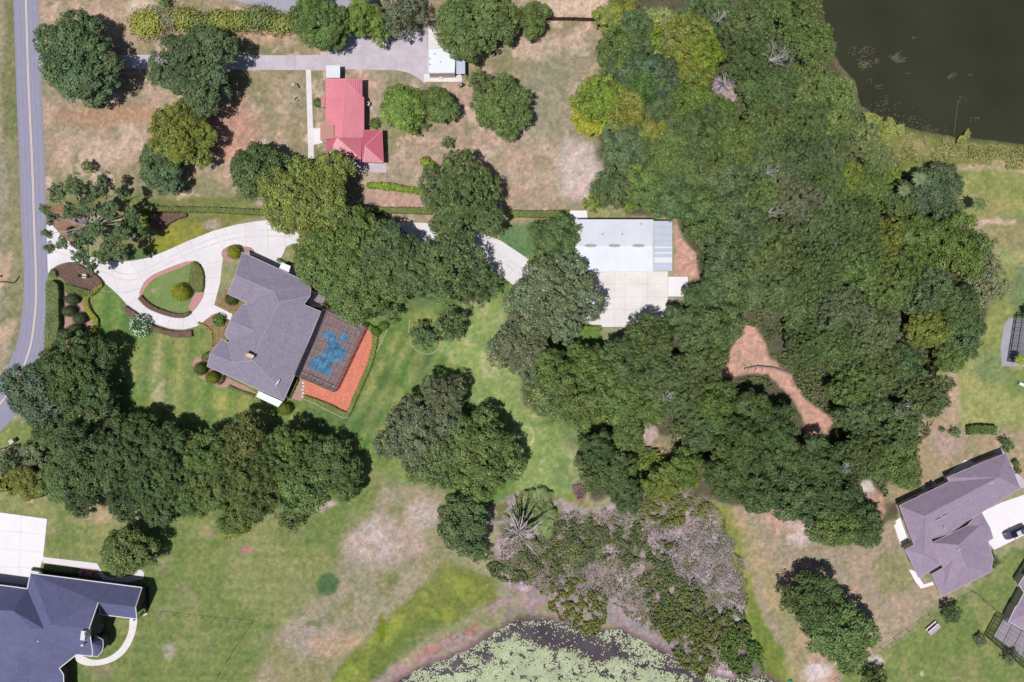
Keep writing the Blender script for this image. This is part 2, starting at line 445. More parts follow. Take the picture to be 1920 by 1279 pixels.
    st = np.sin((gx + (gy - 700) * .06) / 6.6 + 1.5 * vnoise(gx, gy, 90, 3)) * (.3 + fbm(gx, gy, 50, 2))
    col *= 1 + (sw * st)[..., None] * np.array([.24, .13, .17])
    sw = sstep(sdist([(560, 790), (640, 780), (720, 600), (830, 640), (880, 700), (720, 830), (690, 880), (640, 830)], gx, gy) / 16)
    st = np.sin((gx * .9 + gy * .46) / 4.6 + 1.0 * vnoise(gx, gy, 60, 4)) * (.3 + fbm(gx, gy, 40, 8))
    col *= 1 + (sw * st)[..., None] * np.array([.34, .18, .26])
    # lower left lawn
    LL = [(-400, 925), (200, 940), (420, 950), (640, 900), (720, 880), (800, 930), (860, 900), (830, 1010), (720, 990), (640, 1080), (600, 1130), (520, 1180), (500, 1400), (-400, 1400)]
    layer(LL, (122, 139, 76), 24, 1, sp=.2); layer(LL, (152, 154, 100), 24, .6, (120, 91, .52, 7), sp=.3)
    layer(LL, (156, 144, 106), 24, .35, (50, 93, .64, 9), sp=.5)
    blob(200, 965, 60, 16, (180, 158, 130), 22, .7, sp=.8); blob(460, 1028, 9, 8, (184, 128, 122), 6, .9); blob(385, 995, 14, 10, (176, 150, 124), 12, .6)
    blob(318, 1225, 16, 14, (176, 162, 146), 14, .8, sp=1); blob(190, 1260, 26, 20, (156, 140, 104), 20, .6); blob(600, 945, 26, 12, (186, 172, 164), 12, .9, sp=.8)
    blob(60, 940, 8, 10, (196, 164, 140), 8, .8); blob(100, 875, 14, 10, (176, 150, 116), 10, .8)
    layer([(-50, 800), (30, 790), (60, 800), (70, 850), (0, 840), (-60, 840)], (128, 144, 76), 10, .9)
    sw = sstep(sdist([(-200, 940), (420, 960), (700, 900), (640, 1080), (500, 1400), (-200, 1400)], gx, gy) / 30)
    st = np.sin((gy - gx * .02) / 3.6 + 2 * vnoise(gx, gy, 120, 6)) * (.2 + fbm(gx, gy, 60, 18))
    col *= 1 + (sw * st)[..., None] * np.array([.09, .05, .07])
    # dry field in the middle bottom
    DF = [(720, 900), (830, 910), (830, 1010), (860, 1060), (900, 1060), (930, 1090), (780, 1160), (700, 1190), (600, 1290), (440, 1330), (500, 1230), (560, 1150), (630, 1090), (640, 1010), (690, 960)]
    layer(DF, (162, 148, 114), 26, 1, sp=.8); layer(DF, (140, 140, 88), 26, .7, (60, 101, .52, 8), sp=.5)
    blob(725, 1020, 80, 45, (184, 162, 150), 40, .8, sp=1); blob(700, 1010, 42, 36, (200, 184, 182), 40, .7, (20, 5, .45, 8), sp=1); blob(790, 960, 30, 26, (196, 176, 170), 30, .8, sp=1)
    blob(580, 1200, 55, 35, (180, 160, 150), 30, .7, sp=1); blob(640, 1210, 70, 22, (192, 160, 130), 20, .6)
    blob(617, 1093, 23, 21, (82, 118, 74), 9, .95, sp=.1)
    blob(735, 1088, 12, 14, (120, 132, 74), 9, .8); blob(585, 1172, 16, 8, (110, 128, 68), 8, .8)
    # yellow green band and the pink shore
    layer([(580, 1320), (660, 1220), (720, 1160), (770, 1130), (830, 1060), (880, 1065), (930, 1090), (930, 1130), (880, 1150), (800, 1180), (740, 1230), (690, 1300)], (126, 136, 64), 18, 1, sp=.2)
    layer([(600, 1320), (700, 1180), (790, 1130), (850, 1080), (920, 1100), (880, 1140), (780, 1180), (680, 1290)], (150, 162, 66), 20, .8, (36, 3, .52, 9)); blob(714, 1175, 8, 22, (126, 134, 20), 6, .8)
    layer([(740, 1250), (800, 1200), (830, 1160), (760, 1170), (690, 1240), (700, 1290)], (96, 122, 54), 16, .7)
    layer([(650, 1330), (720, 1265), (800, 1205), (880, 1165), (930, 1125), (990, 1100), (1100, 1100), (1230, 1150), (1330, 1230), (1400, 1290), (1300, 1340), (1100, 1250), (950, 1200), (760, 1300)], (166, 142, 140), 16, .9, (30, 61, .42, 8), sp=.9)
    layer([(740, 1275), (830, 1215), (900, 1180), (930, 1150), (900, 1160), (830, 1190), (760, 1235)], (176, 124, 112), 14, .7, (20, 7, .5, 9))
    # scrub
    SC = [(915, 1060), (930, 1000), (900, 960), (960, 925), (1050, 930), (1100, 960), (1200, 930), (1250, 900), (1320, 930), (1360, 950), (1400, 1060), (1400, 1170), (1440, 1260), (1380, 1290), (1280, 1230), (1180, 1160), (1050, 1110), (960, 1110)]
    layer(SC, (172, 152, 152), 14, 1, sp=1); layer(SC, (114, 122, 66), 14, .9, (40, 201, .5, 8), sp=.5); layer(SC, (196, 174, 184), 14, .9, (24, 203, .58, 10), sp=1)
    layer([(1060, 1000), (1130, 1040), (1190, 1080), (1240, 1180), (1290, 1240), (1240, 1230), (1160, 1170), (1060, 1150), (980, 1120), (1000, 1080)], (160, 142, 146), 16, .85, (30, 5, .4, 8), sp=1)
    layer([(1215, 985), (1300, 990), (1380, 1010), (1396, 1100), (1400, 1170), (1360, 1140), (1300, 1090), (1262, 1080)], (192, 172, 182), 12, .9, (20, 9, .4, 9), sp=1)
    blob(1005, 960, 48, 26, (124, 138, 54), 14, .9); blob(945, 1025, 18, 26, (190, 160, 172), 12, .9)
    # wood floor
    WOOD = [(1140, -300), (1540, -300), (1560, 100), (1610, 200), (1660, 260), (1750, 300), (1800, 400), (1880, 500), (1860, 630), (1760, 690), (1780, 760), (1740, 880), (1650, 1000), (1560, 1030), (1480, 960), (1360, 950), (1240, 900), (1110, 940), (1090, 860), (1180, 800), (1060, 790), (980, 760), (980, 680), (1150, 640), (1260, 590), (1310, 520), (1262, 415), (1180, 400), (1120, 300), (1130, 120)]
    layer(WOOD, (96, 90, 64), 16, 1, sp=.8)  # floor colour darkened so the gaps between crowns look shaded
    layer([(1350, 712), (1370, 670), (1390, 612), (1425, 620), (1445, 672), (1480, 700), (1500, 745), (1562, 788), (1556, 826), (1520, 830), (1480, 740), (1440, 700), (1390, 705)], (204, 160, 142), 8, 1, sp=.9)
    layer([(1262, 410), (1272, 450), (1305, 480), (1310, 520), (1262, 520)], (206, 160, 146), 6, 1, sp=.9)
    blob(1360, 165, 22, 24, (190, 160, 150), 10, .9, sp=1); blob(1412, 216, 16, 6, (196, 156, 130), 6, .9)
    blob(1650, 275, 40, 40, (124, 134, 76), 14, 1, sp=.4); blob(1221, 815, 16, 26, (198, 172, 166), 10, .95, sp=1); blob(1260, 840, 36, 26, (164, 142, 100), 16, .8, sp=.8); blob(1240, 860, 20, 22, (186, 152, 130), 14, .8, sp=.8)
    blob(1190, 350, 30, 16, (190, 152, 142), 14, .8, sp=.8)
    blob(1085, 922, 15, 20, (150, 116, 108), 5, 1, sp=1)
    # right side lawns
    layer([(1660, 230), (1760, 260), (2100, 280), (2100, 330), (1800, 320), (1680, 310)], (126, 132, 66), 12, 1, sp=.4)
    layer([(1660, 250), (1800, 268), (2100, 290), (2100, 312), (1800, 300), (1700, 290)], (160, 146, 92), 12, .8, (16, 5, .5, 9), sp=.5)
    RG = [(1670, 310), (1780, 312), (2600, 330), (2600, 780), (1900, 800), (1780, 780), (1740, 700), (1850, 600), (1880, 480), (1790, 380)]
    layer(RG, (146, 154, 86), 14, 1, sp=.2); layer(RG, (118, 138, 80), 14, .7, (60, 12, .5, 8))
    blob(1860, 315, 80, 9, (196, 164, 122), 8, .8); layer([(1790, 430), (1830, 410), (1930, 400), (2200, 410), (2200, 470), (1870, 470)], (158, 146, 92), 10, .9, sp=.3)
    layer([(1780, 418), (1812, 424), (1835, 414), (1900, 408), (1900, 416), (1830, 428), (1790, 428)], (198, 172, 154), 5, .9, sp=1)
    blob(1850, 385, 50, 26, (160, 150, 84), 20, .7); blob(1910, 480, 40, 14, (170, 172, 112), 16, .7); blob(1920, 540, 24, 50, (110, 136, 92), 20, .7)
    layer([(1760, 720), (1800, 680), (1900, 640), (2300, 700), (2300, 840), (1900, 820), (1800, 810)], (158, 162, 98), 16, 1, sp=.6)
    blob(1860, 690, 40, 30, (110, 138, 88), 24, .7); blob(1910, 715, 24, 30, (116, 140, 76), 16, .8)
    layer([(1740, 700), (1790, 700), (1790, 800), (1980, 810), (2300, 830), (2300, 940), (1860, 900), (1700, 950), (1650, 940), (1700, 860)], (170, 152, 122), 12, .95, sp=.7)
    blob(1785, 740, 12, 50, (196, 164, 140), 14, .8); blob(1775, 830, 26, 30, (190, 160, 150), 20, .8, sp=1)
    blob(1625, 915, 16, 22, (208, 192, 186), 8, 1, sp=1); blob(1640, 950, 20, 30, (190, 154, 130), 16, .9, sp=.7)
    # bottom right
    layer([(1370, 950), (1480, 960), (1600, 1030), (1660, 990), (1700, 960), (1760, 1115), (1830, 1080), (1800, 1110), (1640, 1220), (1540, 1300), (1500, 1290), (1440, 1180), (1400, 1060)], (172, 148, 118), 14, 1, sp=.6)
    layer([(1370, 950), (1480, 960), (1600, 1030), (1640, 1220), (1540, 1300), (1440, 1100)], (192, 158, 138), 14, .7, (60, 15, .5, 8), sp=.7)
    blob(1500, 1000, 30, 22, (206, 190, 188), 24, .85, (14, 6, .45, 9), sp=1); blob(1545, 1085, 40, 14, (198, 182, 178), 20, .7, (14, 6, .45, 9), sp=1); blob(1530, 1262, 26, 20, (216, 200, 196), 14, .9, sp=1)
    blob(1680, 1075, 40, 40, (140, 144, 88), 30, .7)
    layer([(1330, 940), (1375, 950), (1400, 1060), (1440, 1180), (1500, 1290), (1480, 1360), (1420, 1300), (1400, 1180), (1390, 1080), (1350, 990)], (140, 148, 72), 10, 1, sp=.15)
    layer([(1390, 1060), (1420, 1130), (1480, 1240), (1490, 1300), (1440, 1300), (1410, 1180)], (112, 134, 56), 12, .8)
    layer([(1360, 945), (1385, 950), (1440, 1050), (1500, 1160), (1520, 1280), (1480, 1280), (1460, 1160), (1400, 1050)], (166, 154, 84), 10, .5)
    BR = [(1600, 1330), (1560, 1290), (1660, 1215), (1760, 1150), (1830, 1110), (1860, 1060), (1900, 1030), (2600, 1000), (2600, 1500), (1600, 1500)]
    layer(BR, (122, 140, 76), 12, 1, sp=.3); layer(BR, (152, 148, 98), 12, .6, (50, 19, .54, 8), sp=.4); blob(1645, 1237, 16, 10, (206, 192, 184), 10, .9, sp=1); blob(1735, 1265, 4, 4, (200, 200, 170), 3, .8)
    # pond / lake beds
    rg = vnoise(gx, gy, 14, 71)
    dz = np.zeros(X.shape)
    for poly in (LAKE, POND):
        a = np.array(poly); m = (gx > a[:, 0].min() - 60) & (gx < a[:, 0].max() + 60) & (gy > a[:, 1].min() - 60) & (gy < a[:, 1].max() + 60)
        s_ = sdist(poly, gx[m] + (wx[m] - gx[m]) * .5, gy[m] + (wy[m] - gy[m]) * .5)
        dz[m] = np.minimum(dz[m], -1.3 * sstep((s_ + 5) / 34))
        w = sstep((s_ + 12) / 14) * .85; cc = np.array(C(96, 94, 62) if poly is LAKE else C(112, 88, 90)); col[m] = col[m] * (1 - w[:, None]) + cc * w[:, None]
    blob(1400, 1240, 30, 30, (120, 110, 120), 16, .8)
    hv = (fbm(gx, gy, 24, 311, 4) - .5)[..., None]; col *= 1 + hv * np.array([.5, .22, .3])
    hv = (fbm(gx, gy, 6, 317, 2) - .5)[..., None]; col *= 1 + hv * np.array([.60, .42, .52])
    hv = (vnoise(gx, gy, 3.4, 331) - .5)[..., None]; col *= 1 + hv * np.array([.30, .22, .26])
    br = 1 + (fbm(gx, gy, 9, 301, 3) - .5) * .24 + (fbm(gx, gy, 200, 305, 2) - .5) * .10
    col *= br[..., None]
    ow = sstep(np.maximum(np.abs(X) - 122, np.abs(Y) - 84) / 14 + .5)[..., None]; far = np.array(C(138, 142, 96)) * (1 + (vnoise(gx, gy, 2600, 9) - .5) * .25)[..., None]
    col = col * (1 - ow) + far * ow; spk = spk * (1 - ow[..., 0]) + .5 * ow[..., 0]
    col = np.clip(col, .005, .8)
    Z = dz + (fbm(gx, gy, 120, 401, 3) - .5) * .02
    co = np.stack([X, Y, Z], -1).reshape(-1, 3).astype(np.float32)
    i = np.arange(ny - 1)[:, None] * nx + np.arange(nx - 1)[None, :]
    q = np.stack([i, i + 1, i + nx + 1, i + nx], -1).reshape(-1)
    me = bpy.data.meshes.new('ground'); nf = len(q) // 4
    me.vertices.add(len(co)); me.vertices.foreach_set('co', co.reshape(-1))
    me.loops.add(len(q)); me.loops.foreach_set('vertex_index', q.astype(np.int32))
    me.polygons.add(nf); me.polygons.foreach_set('loop_start', np.arange(0, nf * 4, 4, dtype=np.int32))
    me.polygons.foreach_set('use_smooth', np.ones(nf, bool)); me.update(calc_edges=True)
    at = me.attributes.new('soil', 'FLOAT_COLOR', 'POINT')
    rgba = np.concatenate([col.reshape(-1, 3), spk.reshape(-1, 1)], 1).astype(np.float32)
    at.data.foreach_set('color', rgba.reshape(-1))
    m = bpy.data.materials.new('ground_cover'); t, b = nodes(m)
    at = N(t, 'ShaderNodeAttribute', attribute_name='soil'); geo = N(t, 'ShaderNodeNewGeometry').outputs['Position']
    n1 = N(t, 'ShaderNodeTexNoise', Scale=1.1, Detail=6.0, Roughness=.65); t.links.new(geo, n1.inputs['Vector'])
    n2 = N(t, 'ShaderNodeTexNoise', Scale=3.2, Detail=3.0, Roughness=.7); t.links.new(geo, n2.inputs['Vector'])
    out = mulcol(t, at.outputs['Color'], n1.outputs[0], .78, 1.22)
    out = mulcol(t, out, n2.outputs[0], .84, 1.16)
    # straw and bare specks where the turf is dry
    mr = N(t, 'ShaderNodeMapRange'); mr.inputs['From Min'].default_value = .54; mr.inputs['From Max'].default_value = .64
    n3 = N(t, 'ShaderNodeTexNoise', Scale=1.9, Detail=4.0, Roughness=.75); t.links.new(geo, n3.inputs['Vector'])
    t.links.new(n3.outputs[0], mr.inputs['Value'])
    ml = N(t, 'ShaderNodeMath', operation='MULTIPLY'); t.links.new(mr.outputs[0], ml.inputs[0]); t.links.new(at.outputs['Alpha'], ml.inputs[1])
    ml2 = N(t, 'ShaderNodeMath', operation='MULTIPLY'); ml2.inputs[1].default_value = .6; t.links.new(ml.outputs[0], ml2.inputs[0])
    sc = N(t, 'ShaderNodeVectorMath', operation='MULTIPLY'); sc.inputs[1].default_value = (1.6, 1.57, 1.64); t.links.new(out, sc.inputs[0])
    mx = N(t, 'ShaderNodeMix', data_type='RGBA'); t.links.new(ml2.outputs[0], mx.inputs[0]); t.links.new(out, mx.inputs[6]); t.links.new(sc.outputs[0], mx.inputs[7])
    t.links.new(mx.outputs[2], b.inputs['Base Color']); b.inputs['Roughness'].default_value = .95; b.inputs['Specular IOR Level'].default_value = .1
    bp = N(t, 'ShaderNodeBump', Strength=.5, Distance=.08); t.links.new(n2.outputs[0], bp.inputs['Height']); t.links.new(bp.outputs[0], b.inputs['Normal'])
    me.materials.append(m)
    o = link(bpy.data.objects.new('ground', me)); tag(o, kind='structure')
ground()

SL = [0]
def slab(name, outline, m, z0=-.1, z1=.03, joints=None, jm='joint', smooth=0, kind='structure', jw=.07):
    SL[0] += 1; z1 = z1 + .0012 * (SL[0] % 17)
    pts = catmull(outline, smooth) if smooth else outline
    w = MB(); w.prism(W(pts), z0, z1)
    if joints:
        for a, b in joints:
            A = P(*a); B = P(*b); d = (B - A); d.z = 0; l = d.length; c = (A + B) / 2
            w.box((c.x, c.y, z1 + .001), (l, jw, .008), math.atan2(d.y, d.x), 1)
    o = w.build(name, [M[m], M[jm]]); tag(o, kind=kind); return o

# water
w = MB(); w.poly(W(LAKE, -.12)); # outline padded below the bank
def sheet(name, poly, z, m, grow):
    pts = W(catmull(poly, 3), 0)
    a = sum(pts[i].x * pts[(i + 1) % len(pts)].y - pts[(i + 1) % len(pts)].x * pts[i].y for i in range(len(pts)))
    if a < 0: pts = pts[::-1]
    pts = offset(pts, -grow); w = MB(); w.poly([(p.x, p.y, z) for p in pts])
    tag(w.build(name, M[m]), kind='structure')
sheet('lake_water', LAKE, -.16, 'lake', 1.2)
sheet('pond_water', POND, -.16, 'pond', 1.2)

# road
RL_ = [(20, -160), (25, 0), (28, 80), (31, 170), (37, 320), (40, 420), (44.5, 500), (44, 560), (40, 600), (33, 640), (22, 670), (8, 698), (-20, 732), (-70, 775), (-140, 820), (-260, 880)]
RR_ = [(68, -160), (72.5, 0), (75, 80), (78, 170), (84.5, 320), (87, 420), (89.5, 500), (90.5, 560), (89, 600), (86, 640), (79, 672), (66, 708), (42, 752), (10, 800), (-50, 850), (-160, 920)]
RC_ = [(44, -160), (48.7, 0), (51, 80), (54, 170), (61, 320), (64, 420), (67, 500), (67.5, 560), (64.5, 600), (59, 640), (50, 672), (37, 703), (12, 742), (-28, 787), (-95, 836), (-210, 900)]
rl = catmull(RL_, 5, False); rr = catmull(RR_, 5, False)
w = MB(); w.prism(W(rl + rr[::-1]), -.1, .03); tag(w.build('road', M['asphalt']), kind='structure')
w = MB()
for s_ in (-1, 1):
    w.prism(W(ribbon([(x + s_ * 1.05, y) for x, y in RC_], 1.25, 5)), .031, .036)
tag(w.build('road_marking', M['yellow_paint']), kind='structure')
w = MB()
for off in (-15.5, -7.5, 8, 16):
    w.prism(W(ribbon([(x + off, y) for x, y in RC_], 4.2, 5)), .0305, .0325)
tag(w.build('worn_tracks', M['track']), kind='structure')
slab('side_street', [(425, -60), (428, -3), (455, 5), (482, 14), (545, 29), (620, 32), (700, 22), (730, -60)], 'grey_pave')

# upper driveway and its path
slab('upper_driveway', [(72, 106), (250, 103), (555, 104), (604, 103), (640, 80), (655, 66), (760, 58), (802, 54), (802, 150), (796, 157), (786, 148), (768, 137), (745, 132), (655, 130), (600, 132), (250, 129), (74, 130)], 'concrete_old',
     joints=[((x, 103), (x, 130)) for x in (120, 165, 210, 255, 300, 345, 390, 435, 496, 525, 553)] + [((553, 104), (553, 131)), ((612, 104), (612, 131)), ((612, 108), (800, 106)), ((660, 82), (800, 82)), ((715, 62), (715, 132)), ((742, 60), (742, 132)), ((772, 57), (772, 140)), ((680, 66), (680, 131))], jw=.05)
slab('garden_path', [(573.5, 131), (583, 131), (587, 240), (600, 241), (603, 268), (588, 272), (588.5, 306), (578.5, 306)], 'concrete', joints=[((575, y), (587, y)) for y in range(150, 300, 22)], jw=.04)

# main driveway: one slab round the island
DRIVE = [(87, 415), (100, 424), (118, 444), (140, 462), (165, 478), (192, 489), (222, 491), (250, 489), (280, 483), (310, 471), (350, 453), (400, 433), (440, 422), (480, 415), (520, 411), (560, 412), (640, 414), (740, 417), (800, 418), (850, 426), (900, 436), (940, 452), (985, 482), (1020, 512), (1050, 560), (1040, 600), (1010, 590), (980, 550), (945, 520), (900, 492), (850, 478), (760, 474), (640, 474), (572, 470), (551, 456), (537, 462), (530, 478), (523, 489), (540, 497), (600, 527), (590, 535), (520, 501), (452, 468), (436, 461), (424, 466), (418, 484), (416, 500), (413, 530), (406, 555), (402, 572), (436, 589), (432, 600), (398, 590), (385, 603), (368, 612), (346, 618), (318, 616), (290, 607), (264, 592), (240, 573), (218, 549), (197, 531), (182, 520), (172, 512), (158, 500), (142, 494), (125, 493), (108, 498), (98, 505), (90, 514)]
slab('driveway', DRIVE, 'concrete', joints=[((205, 494), (222, 548)), ((246, 490), (270, 530)), ((240, 548), (264, 541)), ((178, 545), (240, 548)), ((222, 552), (262, 540)), ((268, 486), (286, 521)), ((300, 478), (318, 505)), ((330, 462), (350, 492)), ((356, 452), (374, 486)), ((400, 434), (420, 470)), ((420, 428), (440, 460)), ((385, 496), (417, 488)), ((386, 522), (415, 520)), ((384, 550), (408, 552)), ((290, 607), (300, 586)), ((315, 616), (320, 592)), ((345, 618), (343, 594)), ((372, 610), (360, 588)), ((262, 592), (275, 572)), ((240, 573), (258, 560)), ((460, 420), (462, 466)), ((500, 414), (505, 478)), ((530, 412), (536, 462)), ((640, 416), (640, 472)), ((760, 418), (760, 472)), ((930, 455), (905, 490)), ((985, 484), (950, 520))], jw=.06)
w = MB()
for off in (-5.5, 5.5):
    w.prism(W(ribbon([(92, 462 + off), (150, 482 + off), (200, 508 + off), (245, 520 + off), (300, 497 + off), (360, 468 + off), (430, 444 + off), (500, 437 + off), (560, 440 + off), (740, 445 + off), (860, 452 + off), (930, 480 + off), (985, 515 + off)], 3.0, 4)), .051, .053)
    if 0: w.prism(W(ribbon([(225 + off, 535), (250 + off * .6, 568 - off * .5), (290, 598 - off), (340, 606 - off), (380 - off, 594), (400 - off, 560), (402 - off, 520), (400 - off, 480), (420, 448 - off)], 2.6, 4)), .0535, .0555)
tag(w.build('tyre_marks', M['tyre']), kind='structure')
# workshop yard
slab('parking_pad', [(1103, 509), (1252, 509), (1252, 560), (1246, 613), (1118, 613), (1090, 600), (1085, 540)], 'concrete_warm', joints=[((1123, 511), (1123, 610)), ((1152, 511), (1152, 612)), ((1172, 511), (1172, 612)), ((1214, 511), (1214, 612)), ((1103, 533), (1250, 533)), ((1103, 557), (1250, 557)), ((1103, 580), (1248, 580))], jw=.05)
slab('concrete_pad', [(1252.5, 519), (1290, 519), (1290, 556), (1252.5, 556)], 'concrete_white')
slab('concrete_apron', [(1066, 395), (1100, 395), (1102, 412), (1074, 416), (1066, 412)], 'concrete_white')
slab('side_strip', [(1070, 476), (1083, 466), (1083, 507), (1070, 502)], 'concrete_warm')
slab('shed_apron', [(795, 139), (866, 137), (866, 153.5), (795, 153.5)], 'concrete_warm', joints=[((803, 146), (865, 146))])
slab('shed_slab', [(803, 53), (822, 53), (826, 92), (803, 92)], 'concrete_warm')
slab('porch_step', [(588, 246), (604, 240), (606, 268), (590, 268)], 'concrete_white', z1=.12)
slab('back_patio', [(612, 298), (724, 304), (724, 324), (666, 321), (618, 312)], 'concrete_old', joints=[((660, 312), (722, 316))])
# lower left property
slab('parking_pad', [(-80, 950), (0, 961), (88.5, 973), (81, 1045), (72, 1078), (52, 1100), (-80, 1092)], 'concrete_white', joints=[((-40, 958), (-50, 1080)), ((0, 961), (-6, 1090)), ((40, 966), (35, 1095)), ((-60, 990), (86, 1002)), ((-60, 1022), (82, 1036)), ((-60, 1060), (74, 1066))], jw=.04)
slab('garden_path', [(80, 1044), (130, 1050), (182, 1056), (188, 1067), (196, 1078), (205, 1082), (225, 1084), (252, 1078), (256, 1069), (265, 1068), (270, 1074), (269, 1085), (240, 1092), (195, 1090), (180, 1069), (128, 1061), (80, 1055)], 'concrete')
slab('curved_path', catmull([(244, 1160), (257, 1160), (254, 1185), (244, 1210), (228, 1230), (205, 1243), (180, 1248), (158, 1247), (140, 1237), (138, 1228), (150, 1228), (175, 1237), (200, 1233), (222, 1219), (236, 1198), (242, 1180)], 3), 'concrete_warm')
slab('stone_step', [(273, 1150), (276, 1146), (276, 1152), (267, 1156)], 'concrete')
# bottom right property
slab('parking_apron', [(1836, 962), (1878, 942), (1925, 926), (2050, 880), (2050, 960), (1925, 1001), (1864, 1031), (1850, 1014)], 'concrete_white')
for a in ([(1676, 985), (1690, 972), (1700, 995), (1716, 1020), (1708, 1028), (1688, 1020)], [(1692, 966), (1710, 990), (1700, 996), (1678, 978)],
          [(1704, 1068), (1716, 1070), (1732, 1096), (1750, 1090), (1752, 1096), (1727, 1104), (1716, 1090)], [(1772, 893), (1810, 862), (1826, 867), (1790, 892)], [(1726, 915), (1750, 900), (1756, 908), (1734, 923)], [(1862, 848), (1872, 838), (1884, 850), (1902, 880), (1925, 905), (1925, 916), (1912, 914), (1896, 885)]):
    slab('house_patio', a, 'concrete_old' if a[0][0] > 1800 else 'concrete_white')
slab('house_patio', [(1863, 1192), (1882, 1160), (2000, 1230), (2000, 1290)], 'concrete_old')
slab('lanai_floor', [(1876, 650), (1882, 610), (1892, 596), (2000, 600), (2000, 690), (1878, 686)], 'grey_pave')

# beds
slab('island_lawn', catmull([(362, 489.5), (370, 490), (379, 499), (384, 513), (385, 530), (383, 548), (376, 566), (360, 586), (342, 592), (322, 590), (300, 584), (275, 570), (262, 554), (265, 540), (277, 522), (300, 509), (325, 499), (348, 491)], 2), 'lawn_green', z1=.07)
slab('lawn_edging', ribbon([(735, 596), (718, 636), (700, 672), (680, 716), (660, 758), (648.5, 783), (620, 772), (590, 757), (563, 745)], 1.2), 'edging', z1=.05)
slab('lawn_edging', ribbon([(768, 600), (767, 625), (771, 645), (783, 658), (804, 664), (821, 655), (826, 643)], 1.2), 'edging', z1=.05)
slab('bare_patch', [(289 + 5 * math.cos(t), 545 + 4.5 * math.sin(t)) for t in np.linspace(0, 6.28, 13)[:-1]], 'mulch_tan', z1=.10)
slab('mulch_strip', catmull([(362, 490), (352, 497), (328, 506), (302, 517), (284, 527), (272, 542), (264, 556), (262, 552), (266, 538), (277, 522), (300, 509.5), (325, 499.5), (348, 491.5)], 2), 'mulch_pink', z1=.09)
slab('mulch_bed', catmull([(366, 551), (383, 549), (376, 566), (362, 584), (354, 578), (358, 566)], 2), 'mulch_pink', z1=.09)
slab('mulch_bed', catmull([(418, 484), (416, 472), (424, 464), (440, 458), (454, 462), (470, 464), (478, 474), (462, 474), (450, 480), (440, 492), (434, 494)], 2), 'mulch_tan', z1=.09)
slab('front_bed', [(411, 560), (420, 542), (432, 548), (445, 556), (458, 568), (446, 582), (438, 590), (402, 572)], 'bed_soil', z1=.08)
slab('front_bed', [(397, 591), (404, 588), (430, 601), (424, 622), (414, 644), (404, 668), (398, 660), (394, 630), (382, 612), (378, 606)], 'bed_soil', z1=.08)
slab('corner_bed', catmull([(392, 662), (374, 668), (362, 678), (363, 692), (372, 706), (392, 718), (410, 726), (424, 726), (440, 730), (470, 738), (478, 745), (484, 738), (440, 714), (396, 692)], 2), 'mulch_tan', z1=.08)
slab('topiary_bed', catmull([(122, 540), (150, 552), (172, 552), (172, 580), (180, 600), (172, 628), (150, 648), (112, 650), (112, 600), (116, 560)], 2), 'mulch_tan', z1=.07)
slab('mulch_strip', catmull([(600, 573), (640, 588), (690, 612), (692, 618), (682, 616), (610, 582)], 1), 'mulch_tan', z1=.07)
slab('side_bed', [(556, 706), (575, 714), (573, 740), (565, 752), (548, 748), (546, 740)], 'mulch_tan', z1=.07)
slab('terracotta_bed', [(684, 613), (694, 616), (699, 628), (697, 648), (688, 684), (676, 712), (664, 742), (652, 769), (640, 771), (620, 758), (572, 741), (573, 712), (626, 736)], 'mulch_red', z1=.08)
slab('verge_bed', catmull([(96, 402), (130, 398), (160, 404), (155, 420), (125, 424), (100, 420)], 2), 'bed_soil', z1=.06)
# ================================================================ BUILDINGS
def ccw(pts):
    return sum(pts[i].x * pts[(i + 1) % len(pts)].y - pts[(i + 1) % len(pts)].x * pts[i].y for i in range(len(pts))) > 0

